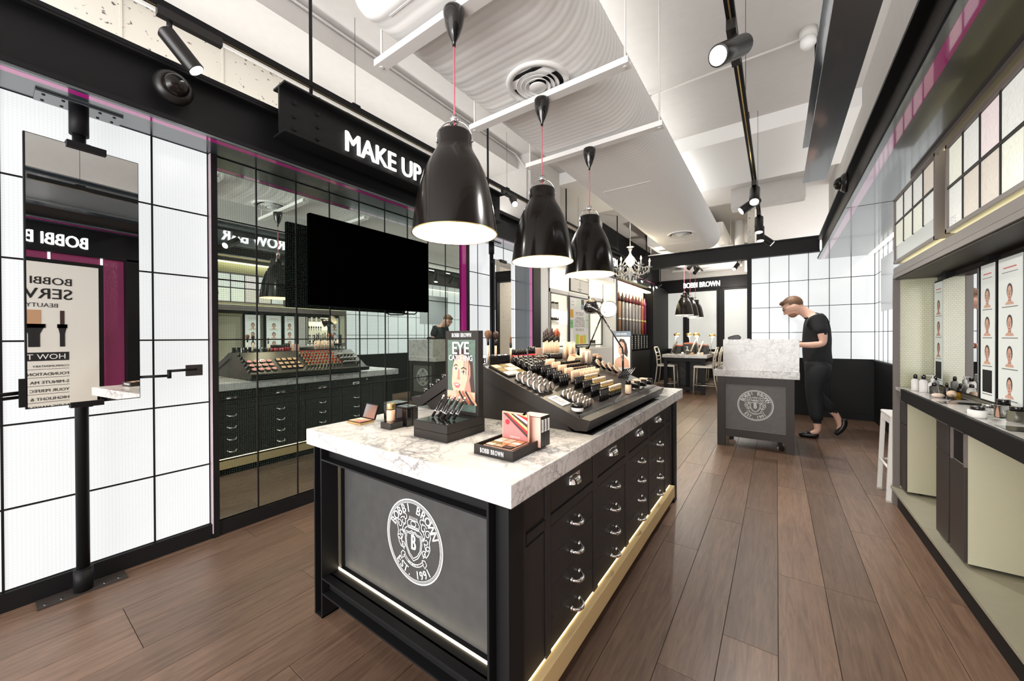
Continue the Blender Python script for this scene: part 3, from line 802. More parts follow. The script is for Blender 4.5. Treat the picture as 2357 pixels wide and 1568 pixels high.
# ================================================================== TRACK LIGHTING
def track(name, label, x, z, y0, y1, wires=True):
    t = thing(name, label, 'light track', (x, (y0 + y1) / 2, z))
    build('rail', MB().box(x - .017, x + .017, y0, y1, z, z + .034), M['steel_dark'], t)
    build('contact_strip', MB().box(x - .003, x + .003, y0, y1, z - .0015, z), M['gold'], t)
    k = y0 + .3
    while wires and k < y1: 
        build('suspension_wire', MB().rod((x, k, z + .03), (x, k, 3.6), .0016, 5).box(x - .02, x + .02, k - .03, k + .03, z + .03, z + .045), M['steel_dark'], t)
        k += 1.9
    return t
track('light_track', 'black lighting track above the MAKE UP sign beam', -2.525, 2.915, -.6, 7.2)
track('light_track', 'black lighting track over the aisle between duct and slate beam', -.158, 2.60, .6, 6.2)
def head(label, top, tip, r=.040, box=True, lit=True, tz=None, tx=None, power=0, ang=60, color=(1, .96, .9)):
    top = Vector(top); tip = Vector(tip); d = (tip - top).normalized()
    t = thing('track_spotlight', label, 'spotlight', top, 'black track spotlights')
    o = Vector(top)
    L = (tip - top).length
    mb = MB().rod(top - d * .018, tip, r, 20).rod(top - d * .03, top - d * .018, r * .72, 20, r1=r)
    build('housing', mb, M['black_soft'], t, .003, origin=top)
    build('lamp_face', MB().rod(tip + d * .0005, tip + d * .003, r * .82, 20), M['lamp_on'] if lit else M['black_gloss'], t, origin=tip)
    hz = tz if tz else top.z + .10
    hx = tx if tx is not None else top.x
    build('stem', MB().rod(top, (hx, top.y, hz - .02), .012, 8).box(hx - .018, hx + .018, top.y - .05, top.y + .22 , hz - .045, hz), M['black_soft'], t, origin=top)
    if power:
        q = tip + d * .02
        spot('track_beam', q, q + d, power, ang, .7, .03, color)
    return t
head('black track spotlight over the standing mirror, aimed down the lit wall', (-2.54, .565, 2.80), (-2.50, .665, 2.665), tz=2.915, tx=-2.525, power=60, ang=75)
head('largest black track spotlight over the aisle, its lit face toward the camera', (-.125, 1.90, 2.50), (-.195, 1.755, 2.40), r=.042, tz=2.60, tx=-.158, power=80, ang=90)
head('glaring track spotlight between the first and second black pendants', (-2.42, 3.46, 2.80), (-2.33, 3.38, 2.70), r=.036, tz=2.915, tx=-2.525, power=80, ang=90)
far = [(3.92, (.0, -.07, -.10), 'glaring lamp at the black clip of the aisle track'), (4.22, (-.10, -.03, -.07), 'tilted toward the duct, just below the glaring one'),
       (4.9, (.0, -.02, -.12), 'pointing straight down, third along the aisle track'), (5.35, (.0, -.02, -.12), 'pointing straight down, fourth along the aisle track'),
       (5.8, (.10, .02, -.09), 'last on the aisle track, against the black header beam')]
for y, dv, lb in far:
    d = Vector(dv).normalized()
    top = Vector((-.155, y, 2.52)); head('black track spotlight ' + lb, top, top + d * .15, r=.040, tz=2.60, tx=-.158, power=60, ang=95)
# far-room spots
t = track('light_track', 'short black track under the far-room ceiling', -1.62, 2.985, 8.3, 11.2, False)
for k, (y, x, lb, lit) in enumerate([(8.45, -1.72, 'dark head above the first far pendant', False), (9.25, -1.55, 'small dark head above the second far pendant', False), (10.0, -1.55, 'small dark head before the far fascia lettering', False), (9.9, -.72, 'glaring lamp beside the far window', True)]):
    head('black track spotlight, ' + lb, (x, y, 2.86), (x - .06, y - .08, 2.76), r=.045, lit=lit, tz=3.6 if lit else 2.985, tx=x if lit else -1.62, power=60 if lit else 0, ang=100)
for (x, y, lb) in ((-2.50, 9.0, 'nearer of two over the lip display'), (-2.50, 10.3, 'farther of two over the lip display')):
    head('small black spotlight, ' + lb, (x + .02, y, 2.60), (x - .06, y - .08, 2.53), r=.035, tz=3.6, power=20, ang=90)

# ================================================================== DOME CAMERAS
for x0, y0, z0, sx, lb in ((-2.628, .60, 2.585, 1, 'black dome camera on the fascia beam near the standing mirror'), (.508, 4.42, 2.60, -1, 'black dome camera at the end of the fascia over the lit wall')):
    t = thing('dome_camera', lb, 'camera', (x0, y0, z0))
    mb = MB().lathe([(.085, 0), (.083, .022), (.070, .038), (.060, .046)], n=26)
    rot = Matrix.Rotation(radians(90) * sx, 4, 'Y'); mb.xf(Matrix.Translation((x0, y0, z0)) @ rot)
    build('housing', mb, M['black_soft'], t, origin=(x0, y0, z0))
    mb = MB().lathe([(.058, .040), (.055, .058), (.043, .078), (.024, .090), (.0001, .094)], n=24); mb.xf(Matrix.Translation((x0, y0, z0)) @ rot)
    build('dome', mb, M['enamel'], t, origin=(x0, y0, z0))

# ================================================================== PENDANTS
def pendant(y, label, group, x=-1.15, rim=1.70, top=2.676, s=1.0):
    t = thing('pendant_lamp', label, 'pendant lamp', (x, y, rim), group)
    P = [(.1855, 0), (.1835, .015), (.176, .07), (.166, .13), (.152, .20), (.134, .262), (.112, .31), (.093, .343), (.081, .365), (.0765, .38), (.0765, .43), (.073, .438)]
    P = [(a * s, b * s) for a, b in P]
    build('shade', MB().lathe(P + [(.0001, .438 * s)], x, y, rim, n=48, caps=False), M['enamel'], t, origin=(x, y, rim))
    build('shade_lining', MB().lathe([(a - .004 * s, b + .0006) for a, b in P[:9]] + [(.0, .36 * s)], x, y, rim, n=48, caps=False), M['enamel_in'], t, origin=(x, y, rim))
    build('shade_lip', MB().lathe([(.1815 * s, .0), (.1862 * s, -.001), (.1862 * s, .003), (.1815 * s, .003)], x, y, rim, n=48, caps=False), M['gold'], t, origin=(x, y, rim))
    build('bulb', MB().ball((x, y, rim + .16 * s), .045 * s, 16, 10), M['bulb'], t)
    nz = rim + .43 * s
    ca, sa = cos(.617), sin(.617)
    for sg in (-1, 1):
        pts = []
        for k in range(9):
            a = k / 8
            r = .078 * s * cos(a * 1.45); z = nz - .02 + .085 * s * sin(a * pi / 2)
            pts.append((x + sg * r * ca, y + sg * r * sa, z))
        build('handle', MB().tube(pts, .0032 * s, 8), M['chrome'], t, origin=(x, y, nz))
        build('rivet', MB().ball((x + sg * .078 * s * ca, y + sg * .078 * s * sa, nz - .02), .007 * s, 8, 6), M['chrome'], t)
    build('ring_clamp', MB().lathe([(.010, .055 * s), (.019, .055 * s), (.019, .085 * s), (.010, .085 * s), (.010, .055 * s)], x, y, nz, n=20, caps=False), M['chrome'], t, origin=(x, y, nz))
    build('cord', MB().rod((x, y, nz), (x, y, top - .14), .0036 * s, 8), M['pinkcord'], t, origin=(x, y, nz))
    build('canopy', MB().lathe([(.006, -.155), (.009, -.135), (.024, -.105), (.038, -.065), (.046, -.025), (.047, -.004), (.044, .004)], x, y, top, n=28), M['black_gloss'], t, origin=(x, y, top))
    point('pendant_light', (x, y, rim + .075 * s), 14 * s * s, .03, (1, .86, .62))
    return t
pendant(1.204, 'largest black bell pendant lamp on a pink cord, over the near end of the island', 'black bell pendants over the island')
pendant(1.958, 'middle black bell pendant lamp over the island, second of the row', 'black bell pendants over the island', top=2.672)
pendant(2.659, 'third black bell pendant lamp over the island, before the crystal chandelier', 'black bell pendants over the island', rim=1.715, top=2.66)
for k, (y, lb) in enumerate([(8.86, 'largest of three small far pendants over the marble table'), (9.55, 'second of three small far pendants over the marble table'), (10.25, 'last of three small far pendants over the marble table')]):
    pendant(y, 'black bell pendant, ' + lb, 'black bell pendants in the far room', x=-1.64, rim=1.71, top=2.985, s=1.0)
# ================================================================== ISLAND
IX0, IX1, IY0, IY1, IZ = -1.73, -.598, .843, 3.165, .84
isl = thing('island_counter', 'big central island with a marble top, black steel frame and rows of dark drawers', 'counter', (-1.165, 2.0, 0))
build('marble_top', MB().box(IX0, IX1, IY0, IY1, .772, IZ), M['marble'], isl, .004)
def hpost(x0, x1, y0, y1, z0, z1):
    ym = (y0 + y1) / 2
    return MB().box(x0, x0 + .008, y0, y1, z0, z1).box(x1 - .008, x1, y0, y1, z0, z1).box(x0 + .008, x1 - .008, ym - .004, ym + .004, z0, z1).box(x0, x1, y0, y1, z0, z0 + .006)
for (a, b) in ((-1.713, -1.648), (-.706, -.625)):
    for (c, d) in ((.868, .945), (3.0, 3.078)):
        build('leg', hpost(a, b, c, d, 0, .772), M['steel'], isl)
for (c, d) in ((.868, .945), (3.0, 3.078)):
    for (z0, z1, nm) in ((.705, .772, 'top_rail'), (.107, .182, 'bottom_rail')):
        cm = (c + d) / 2
        build(nm, MB().box(-1.648, -.706, c, d, z0, z0 + .007).box(-1.648, -.706, c, d, z1 - .007, z1).box(-1.648, -.706, cm - .004, cm + .004, z0, z1), M['steel'], isl)
# end panel with the crest, a warm glow line under it
fp = build('end_panel', MB().box(-1.655, -.706, .973, .985, .185, .70), M['panelgrey'], isl)
for b in ((-1.66, -1.640, .955, .975, .165, .70), (-1.66, -.706, .955, .975, .165, .185), (-1.66, -.706, .955, .975, .69, .705)):
    build('panel_frame', MB().box(*b), M['steel'], isl)
build('led_strip', MB().box(-1.68, -.71, .945, .952, .182, .1865), M['led'], isl)
build('led_strip', MB().box(-1.684, -1.678, .945, .952, .1865, .70), M['led'], isl)
crest(isl, (-1.158, .971, .452), .163, M['ink'])
# cabinet body with its drawers, right face at x = -.64
build('carcass', MB().box(-1.675, -.655, .985, 2.99, .15, .772), M['steel_dark'], isl)
def chrome_handle(cx, cy, cz, sx, parent):
    """swan-neck pull; the face looks along sx"""
    mb = MB(); pts = []
    for k in range(11):
        a = pi * k / 10; pts.append((cx + sx * (.004 + .030 * sin(a)), cy - .034 * cos(a), cz - .006 * sin(a)))
    mb.tube(pts, [.0036 + .0028 * sin(pi * k / 10) + (.0012 if k % 2 else 0) for k in range(11)], 8)
    for s in (-1, 1): mb.ball((cx + sx * .005, cy + s * .034, cz), .0085, 8, 6)
    return build('handle', mb, M['chrome'], parent)
def cup_handle(cx, cy, cz, sx, parent):
    mb = MB(); prof = []
    for k in range(7):
        a = pi / 2 * k / 6; prof.append((.026 * sin(a) if False else .026 * cos(a), .022 * sin(a)))
    n = 12
    vs = []
    for k in range(7):
        a = pi / 2 * k / 6
        for j in range(n + 1):
            b = pi * j / n; vs.append((cx + sx * .028 * sin(b) * cos(a), cy - .044 * cos(b) * (.75 + .25 * cos(a)), cz - .012 + .030 * sin(a) * (.6 + .4 * sin(b))))
    fs = [(k * (n + 1) + j, k * (n + 1) + j + 1, (k + 1) * (n + 1) + j + 1, (k + 1) * (n + 1) + j) for k in range(6) for j in range(n)]
    mb._add(vs, fs, 0, True)
    mb.box(min(cx, cx + sx * .004), max(cx, cx + sx * .004), cy - .047, cy + .047, cz - .014, cz + .020)
    return build('handle', mb, M['chrome'], parent)
def cabinet_side(xf, sx):
    """stiles, rails and drawers on the face at x = xf looking along sx"""
    def slab(name, y0, y1, z0, z1, d, par=isl, m='graphite', bev=.0015):
        return build(name, MB().box(min(xf, xf - sx * .016) + sx * d, max(xf, xf - sx * .016) + sx * d, y0, y1, z0, z1), M[m], par, bev)
    build('face_frame', MB().box(min(xf - sx * .016, xf - sx * .008), max(xf - sx * .016, xf - sx * .008), .965, 2.99, .150, .772), M['graphite'], isl)
    for (a, b) in ((.962, .982), (1.105, 1.140), (1.515, 1.560), (1.935, 1.985), (2.365, 2.405), (2.765, 2.800), (2.955, 2.99)):
        slab('stile', a, b, .15, .768, 0)
    cols = [(1.145, 1.510), (1.565, 1.930), (1.990, 2.360), (2.410, 2.760)]
    for (a, b) in ((.986, 1.101), (2.804, 2.951)):
        slab('fixed_panel', a, b, .640, .762, -.004); slab('fixed_panel', a, b, .155, .585, -.004); slab('rail', a, b, .598, .628, 0)
    for (a, b) in cols:
        slab('rail', a - .004, b + .004, .592, .628, 0)
        d = slab('drawer', a, b, .634, .762, -.003); cup_handle(xf - sx * .003, (a + b) / 2, .700, sx, d)
        build('keyhole', MB().rod((xf - sx * .003, b - .035, .742), (xf + sx * .001, b - .035, .742), .006, 10), M['chrome'], d)
        for k in range(4):
            z1 = .588 - k * .1085
            d = slab('drawer', a, b, z1 - .1060, z1, -.003); chrome_handle(xf - sx * .003, (a + b) / 2, z1 - .046, sx, d)
cabinet_side(-.640, 1)
cabinet_side(-1.690, -1)
for (a, b) in ((-.655, -.614), (-1.716, -1.675)):
    build('plinth_board', MB().box(a, b, .955, 2.955, .064, .146), M['plinth'], isl, .002)
    xx = -.650 if a > -1 else -1.684
    build('led_strip', MB().box(xx, xx + .004, .97, 2.94, .147, .1495), M['led'], isl)
build('toe_kick', MB().box(-1.66, -.67, .99, 2.95, .0, .15), M['steel_dark'], isl)

# --- items on the near end of the top
def lid_box(name, label, cat, x0, x1, y0, y1, z0, z1, m, seam=.5, group=None):
    t = thing(name, label, cat, ((x0 + x1) / 2, (y0 + y1) / 2, z0), group)
    zm = z0 + (z1 - z0) * seam
    build('box_base', MB().box(x0, x1, y0, y1, z0, zm - .0008), M[m], t, .0015); build('box_lid', MB().box(x0, x1, y0, y1, zm + .0008, z1), M[m], t, .0015)
    return t
ey = thing('counter_card', 'tall dark display stand with an EYE CATCHING portrait poster on the marble', 'display stand', (-1.13, 1.15, IZ))
build('plinth_lower', MB().box(-1.226, -1.034, 1.033, 1.262, IZ, IZ + .034), M['tester'], ey, .001)
build('plinth_upper', MB().box(-1.226, -1.034, 1.033, 1.262, IZ + .0352, IZ + .068), M['tester'], ey, .001)
build('plinth_glass', MB().box(-1.222, -1.038, 1.037, 1.21, IZ + .068, IZ + .070), M['black_gloss'], ey)
build('poster_board', MB().box(-1.228, -1.036, 1.222, 1.256, IZ + .068, 1.278), M['tester'], ey, .001)
po = build('poster_print', MB().box(-1.214, -1.050, 1.2205, 1.222, .925, 1.238), M['foliage'], ey)
portrait(0, (-1.132, 1.2198, .962), FNY, .162, .245, ey)
text('BOBBI BROWN', .026, M['ink'], (-1.132, 1.2215, 1.250), FNY, ey, bold=.02, xs=.55, depth=.0004, align='CENTER', spacing=1.25)
text('EYE', .078, M['ink'], (-1.132, 1.2155, 1.175), FNY, ey, bold=.05, xs=.82, depth=.0004, align='CENTER')
text('CATCHING', .034, M['ink'], (-1.132, 1.2155, 1.147), FNY, ey, bold=.04, xs=.80, depth=.0004, align='CENTER')
build('poster_stripe', MB().box(-1.214, -1.050, 1.217, 1.2175, .972, 1.012), M['skinprint'], ey)
for k in range(5):
    p = MB().box(-.005, .005, -.0005, .0005, -.035, .035, 0)
    p.xf(Matrix.Translation((-1.14 + .019 * k, 1.2165, .985)) @ Matrix.Rotation(radians(-38), 4, 'Y'))
    build('printed_pencil', p, M[('tan', 'hairprint', 'walnut', 'hairprint', 'tan')[k]], ey)
# six shadow sticks leaning in the stand
st0 = None
stx = [(-1.190, 1.10), (-1.165, 1.11), (-1.140, 1.12), (-1.118, 1.085), (-1.098, 1.10), (-1.072, 1.105)]
tips = ['pale pink', 'bronze', 'copper', 'rose', 'silver', 'salmon']
tipm = ['pale', 'tan', 'nude', 'pinkp', 'cardw', 'nude2']
for k, (xx, yy) in enumerate(stx):
    t = thing('shadow_stick', 'slim black stick with a %s tip leaning before the EYE CATCHING poster' % tips[k], 'make-up stick', (xx, yy, IZ + .070), 'shadow sticks in the poster stand')
    t.rotation_euler = (radians(-26), radians(16), 0)
    local('barrel', MB().rod((0, 0, .004), (0, 0, .098), .0058, 10), M['black_gloss'], t)
    local('tip', MB().rod((0, 0, .098), (0, 0, .108), .0052, 10, r1=.0035), M[tipm[k]], t)
    for q in range(6): local('printed_band', MB().rod((0, 0, .030 + .008 * q), (0, 0, .034 + .008 * q), .0060, 8, cap=False), M['ink'], t) if q < 1 else None
    text('BOBBI BROWN', .007, M['ink'], (.0062, 0, .03), (0, radians(-90), 0), t, bold=.01, xs=.9, depth=.0001, local_loc=True)
# open tray with a palette
tr = thing('display_tray', 'low black tray with white lettering at the near corner of the marble island', 'tray', (-.785, 1.10, IZ))
build('tray_floor', MB().box(-.869, -.702, 1.0, 1.215, IZ, IZ + .010), M['tester'], tr)
for b in ((-.869, -.702, 1.0, 1.005, .85, .875), (-.869, -.702, 1.21, 1.215, .85, .875), (-.869, -.864, 1.005, 1.21, .85, .875), (-.707, -.702, 1.005, 1.21, .85, .875)):
    build('tray_wall', MB().box(*b), M['tester'], tr, .0008)
text('BOBBI BROWN', .024, M['ink'], (-.790, .9993, .850), FNY, tr, bold=.02, xs=.52, depth=.0003, align='CENTER', spacing=1.25)
pa = thing('eye_palette', 'rose gold eye shadow palette standing open in the black tray, coral card in its lid', 'make-up palette', (-.78, 1.08, IZ + .010))
build('palette_case', MB().box(-.842, -.722, 1.018, 1.125, .852, .872), M['rosegold'], pa, .002)
cols9 = ['pale', 'nude2', 'gold', 'pale', 'nude', 'pale', 'gold', 'gold', 'tan', 'nude', 'tan', 'unit_dk']
build('black_tray', MB().box(-.838, -.726, 1.022, 1.121, .872, .8735), M['black_soft'], pa)
for i in range(3):
    for j in range(4):
        build('powder_pan', MB().box(-.835 + i * .037, -.802 + i * .037, 1.025 + j * .024, 1.046 + j * .024, .8735, .8755), M[cols9[(3 - j) * 3 + i]], pa)
ld = build('palette_lid', MB().box(-.842, -.722, 1.130, 1.138, .868, .972), M['rosegold'], pa, .002)
build('lid_card', MB().box(-.836, -.728, 1.1285, 1.130, .876, .967), M['coral'], pa)
for k, mm in enumerate(['hairprint', 'red', 'gold', 'hairprint', 'pale', 'red', 'gold', 'hairprint']):
    a = .012 * k
    pts = [(-.836 + max(0, a), 1.1280, .967), (-.836 + a + .012, 1.1280, .967), (-.728, 1.1280, .876 + .012 + a + .012 - .0), (-.728, 1.1280, .876 + .012 + a)]
    build('printed_stripe', MB().extr(pts, (0, -.0004, 0)), M[mm], pa)
build('mirror_dot', MB().lathe([(.010, 0), (.0, .0001)], 0, 0, 0, 12, caps=False).xf(Matrix.Translation((-.815, 1.1275, .935)) @ Matrix.Rotation(radians(90), 4, 'X')), M['red'], pa)
text('BOBBI BROWN', .008, M['ink'], (-.782, 1.1276, .880), FNY, pa, bold=.01, xs=.8, depth=.0002, align='CENTER')
for k in range(3):
    y0 = 1.158 + k * .0215
    t = lid_box('palette_carton', ['front', 'middle', 'back'][k] + ' of three slim rose cartons behind the open palette', 'carton', -.775, -.690, y0, y0 + .020, IZ + (.010 if False else .0105), .962, 'rose', .97, 'rose cartons in the tray')
    build('carton_spine', MB().box(-.6905, -.6885, y0, y0 + .020, .8505, .962), M['black_soft'], t)
    build('spine_label', MB().box(-.6886, -.6880, y0 + .003, y0 + .017, .905, .950), M['cardw'], t)
    text('BOBBI BROWN', .006, M['blackink'], (-.6878, y0 + .007, .910), (radians(90), radians(-90), radians(90)), t, bold=.01, xs=.9, depth=.0001)
# compact with mirror lid at the back left
cp = thing('open_compact', 'small gold edged compact lying open with its mirror raised', 'compact', (-1.62, 1.055, IZ))
build('compact_base', MB().box(-1.69, -1.585, 1.015, 1.095, IZ, IZ + .010), M['gold'], cp, .002)
build('compact_tray', MB().box(-1.686, -1.589, 1.019, 1.091, IZ + .010, IZ + .0115), M['black_soft'], cp)
for i in range(3):
    for j in range(2): build('powder_pan', MB().box(-1.683 + i * .031, -1.655 + i * .031, 1.023 + j * .034, 1.053 + j * .034, IZ + .0115, IZ + .013), M[('nude', 'tan', 'pinkp', 'pale', 'nude2', 'tan')[i + 3 * j]], cp)
lidm = MB().box(-.050, .050, 0, .006, 0, .075); lidm.xf(Matrix.Translation((-1.636, 1.095, IZ + .010)) @ Matrix.Rotation(radians(-20), 4, 'X'))
build('compact_lid', lidm, M['black_gloss'], cp)
lm = MB().box(-.045, .045, -.001, 0, .006, .070); lm.xf(Matrix.Translation((-1.636, 1.095, IZ + .010)) @ Matrix.Rotation(radians(-20), 4, 'X'))
build('compact_mirror', lm, M['chrome'], cp)
# black boxes and the foundation bottle
lid_box('tester_box', 'glossy black carton behind the open compact and the foundation bottle', 'carton', -1.56, -1.47, 1.13, 1.21, IZ, IZ + .095, 'black_gloss', .9)
ft = thing('bottle_tray', 'small black tray under the foundation bottle', 'tray', (-1.425, 1.09, IZ))
build('tray_body', MB().box(-1.46, -1.388, 1.04, 1.115, IZ, IZ + .030), M['black_gloss'], ft, .001)
fb = thing('foundation_bottle', 'glass foundation bottle of beige liquid with a gold cap in a small black tray', 'bottle', (-1.432, 1.075, IZ + .030))
build('bottle_body', MB().lathe([(.017, 0), (.0185, .004), (.0185, .048), (.015, .052)], -1.432, 1.075, IZ + .030, 20), M['nude'], fb)
build('bottle_collar', MB().lathe([(.0165, .052), (.0165, .056)], -1.432, 1.075, IZ + .030, 18), M['black_gloss'], fb)
build('bottle_cap', MB().lathe([(.0185, .056), (.0185, .080), (.017, .082)], -1.432, 1.075, IZ + .030, 20), M['gold'], fb, .0006)
for k, (a, b) in enumerate(((1.118, 1.148), (1.150, 1.182))):
    lid_box('tester_box', ['nearer', 'farther'][k] + ' of two tall black cartons behind the foundation bottle', 'carton', -1.45, -1.372, a, b, IZ, IZ + .090, 'black_gloss', .93)
# ================================================================== TESTER DISPLAY ON THE ISLAND
DY0, DY1 = 1.462, 2.72
def sz(x):          # height of the right slope
    return .905 + (-.69 - x) * .3824
def lz(x):          # height of the left slope
    return .905 + (x + 1.69) * .60
SLR = math.atan(.3824); SLL = math.atan(.60)
ds = thing('tester_display', 'dark two-sided sloping make-up tester display on the middle of the marble island', 'display stand', (-1.18, 2.09, IZ))
for k in range(3):
    ya = DY0 + k * (DY1 - DY0) / 3 + .001; yb = DY0 + (k + 1) * (DY1 - DY0) / 3 - .001
    pr = [(-.648, .852), (-.632, .898), (-.69, .905), (-1.205, 1.102), (-1.28, 1.102), (-1.28, 1.04), (-1.205, 1.035), (-.70, .848)]
    build('tray_section', MB().prism_y(pr, ya, yb), M['tester'], ds, .001)
    pl = [(-1.745, .862), (-1.755, .902), (-1.69, .905), (-1.365, 1.10), (-1.282, 1.10), (-1.282, 1.035), (-1.365, 1.03), (-1.68, .852)]
    build('tray_section', MB().prism_y(pl, ya, yb), M['tester'], ds, .001)
    build('acrylic_lip', MB().prism_y([(-.688, .9055), (-.684, .9055), (-.684, .915), (-.688, .915)], ya + .01, yb - .01), M['glass'], ds)
    text('BOBBI BROWN', .020, M['ink'], (-.661, (ya + yb) / 2 - .05, .9022), (0, radians(7), radians(90)), ds, bold=.03, xs=.6, depth=.0003)
build('support_body', MB().prism_y([(-1.16, IZ), (-.72, IZ), (-.76, .87), (-1.20, 1.04), (-1.36, 1.03), (-1.64, .87), (-1.60, IZ)], DY0 - .008 + .02, DY1 - .02), M['tester'], ds)
gp = tag(build('glass_plate', MB().box(-.745, -.622, 1.462, 2.545, IZ, IZ + .0025), M['black_gloss']), 'black glass plate let into the marble under the display lip', 'glass plate')

def rot_r(o): o.rotation_euler = (0, SLR, 0)
def rot_l(o): o.rotation_euler = (0, -SLL, 0)
protos = {}
def proto(key, name, cat, parts):
    """first call builds a thing of this kind; later calls copy it"""
    if key not in protos:
        t = thing(name, 'x', cat, (0, 0, 0)); WL[t.name] = Vector((0, 0, 0))
        for nm, mb, m, bev in parts: local(nm, mb, M[m], t, bev)
        protos[key] = [t, False]
    p = protos[key]
    if not p[1]: p[1] = True; return p[0]
    return copy_tree(p[0])
ORD = ['first', 'second', 'third', 'fourth', 'fifth', 'sixth', 'seventh', 'eighth', 'ninth', 'tenth', 'eleventh', 'twelfth']
BASE = dict(cmpA='pale clear-lidded compact', cmpB='tiny clear-lidded shadow pot', dome='black domed pot', stkC='black stick behind the pale compacts', stkN='flesh coloured tube in stepped rows',
            stkD='black tube by the gold lipsticks', gold='gold lipstick', capk='black-lidded beige jar', tubeB='short beige tube', thin='short black mascara', blush='round pink blusher', pal4='square bronze compact',
            lipL='red-tipped gold lipstick', cmpL='wall-side powder compact', tallred='tall red tube with black cap', tallnude='tall flesh coloured tube', tallnude2='tall pale tube below the flesh ones', spray='little clear pump bottle',
            tallblk='tall black tube before the portrait card', orangecap='orange-capped stick before the portrait card', nearblk='stubby black pot on the wall-side slope')
def grid_label(key, i, j, side):
    b = BASE[key]
    s = b + ', ' + ORD[j] + ' from near end'
    if i is not None: s += ', ' + ORD[i] + (' row below ridge' if side == 'r' else ' row above wall-side lip')
    return s
def place(key, name, cat, parts, x, y, label, group, side='r', z=None, rotz=0, tilt=True, sc=1, ij=None):
    if ij: label = grid_label(key, ij[0], ij[1], side)
    o = proto(key, name, cat, parts)
    zz = z if z is not None else (sz(x) if side == 'r' else lz(x))
    o.location = (x, y, zz + .0005)
    if tilt: o.rotation_euler = (0, SLR if side == 'r' else -SLL, rotz)
    else: o.rotation_euler = (0, 0, rotz)
    o.scale = (sc,) * 3
    o['label'] = label; o['category'] = cat; o['group'] = group
    return o
def compact_parts(m, r=.021):
    d = MB(); d.lathe([(r * .8, -.002), (r * .82, .002)], n=16)
    Mx = Matrix.Translation((0, 0, r * 1.05)) @ Matrix.Rotation(radians(62), 4, 'Y')
    a = MB().lathe([(r, -.004), (r * 1.04, 0), (r, .004)], n=18).xf(Mx)
    b = MB().lathe([(r * .74, .0042), (r * .72, .0062)], n=16).xf(Mx)
    c = MB().lathe([(r * 1.02, .005), (r * 1.02, .0075), (r * .8, .0105), (r * .8, .0075)], n=18, caps=False).xf(Mx)
    s = MB().box(-.012, .008, -r * .5, r * .5, 0, .006)
    return [('compact_base', a, 'chromewhite', 0), ('powder', b, m, 0), ('clear_lid', c, 'glass', 0), ('rest', s, 'black_soft', 0)]
for i in range(5):
    for j in range(3):
        place('cmpA', 'powder_compact', 'compact', compact_parts('pale'), -1.030 + i * .031, 1.512 + j * .048, 'clear lidded pale powder compact standing in the block of compacts at the near left of the right-hand slope', 'pale powder compacts on the slope', ij=(i, j))
for i in range(5):
    for j in range(3):
        place('cmpB', 'shadow_pot', 'compact', compact_parts(['pinkp', 'nude', 'pale'][j] if False else 'nude2', .0155), -.838 + i * .026, 1.618 + j * .036, 'small clear lidded shadow pot standing in the block behind the white card', 'small shadow pots on the slope', ij=(i, j))
# flat nine-pan palette with a raised lid
np_ = thing('tester_palette', 'flat black palette of nine beige pans at the near end of the display', 'make-up palette', (-1.13, 1.575, sz(-1.13)))
np_.rotation_euler = (0, SLR, 0)
local('palette_case', MB().box(-.068, .064, -.085, .100, 0, .010), M['black_soft'], np_, .002)
for i in range(3):
    for j in range(3): local('powder_pan', MB().box(-.062 + i * .041, -.026 + i * .041, -.078 + j * .058, -.026 + j * .058, .010, .012), M[('nude2', 'gold', 'pale')[(i + j) % 3]], np_)
lm = MB().box(-.003, .003, -.080, .095, 0, .046); lm.xf(Matrix.Translation((-.070, 0, .008)) @ Matrix.Rotation(radians(-20), 4, 'Y'))
local('palette_lid', lm, M['black_gloss'], np_)
text('BOBBI BROWN', .006, M['ink'], (-.075, -.04, .012), (radians(90), 0, radians(90)), np_, bold=.01, depth=.0001, local_loc=True)
# black domed pots
def dome_parts():
    Mx = Matrix.Translation((0, 0, .022)) @ Matrix.Rotation(radians(40), 4, 'Y')
    return [('pot', MB().lathe([(.021, -.012), (.022, 0)], n=18).xf(Mx), 'black_soft', 0), ('domed_lid', MB().lathe([(.0225, 0), (.0225, .006), (.019, .014), (.010, .019), (.0001, .020)], n=18).xf(Mx), 'black_gloss', 0), ('rest', MB().box(-.012, .012, -.012, .012, 0, .014), 'black_soft', 0)]
for i in range(4):
    for j in range(4):
        if i == 3 and j > 2: continue
        place('dome', 'cream_pot', 'pot', dome_parts(), -1.195 + i * .036, 1.715 + j * .050, 'black pot with a shiny domed lid in the cluster behind the nine-pan palette', 'black domed pots on the slope', ij=(i, j))
# stick blocks
def stick_parts(h, m, r=.0078, cap=None, caph=0, base=None, bh=0):
    p = []
    z0 = 0
    if base: p.append(('base', MB().rod((0, 0, 0), (0, 0, bh), r * 1.02, 10), base, 0)); z0 = bh
    p.append(('barrel', MB().rod((0, 0, z0), (0, 0, h - caph), r, 10), m, 0))
    if cap: p.append(('cap', MB().rod((0, 0, h - caph), (0, 0, h), r * 1.03, 10), cap, 0))
    return p
for i in range(5):
    for j in range(4):
        place('stkC', 'foundation_stick', 'make-up stick', stick_parts(.062, 'black_gloss', cap='black_soft', caph=.004), -1.062 + i * .037, 1.735 + j * .026, 'tall glossy black stick in the stepped block behind the pale compacts', 'black sticks behind the compacts', tilt=False, ij=(i, j))
for i in range(5):
    for j in range(4):
        place('stkN', 'concealer_stick', 'make-up stick', stick_parts(.066, 'nude2', r=.0088, base='black_soft', bh=.010), -1.078 + i * .040, 1.882 + j * .024, 'tall flesh coloured tube in the stepped block beside the black sticks', 'flesh coloured tubes on the slope', tilt=False, ij=(i, j))
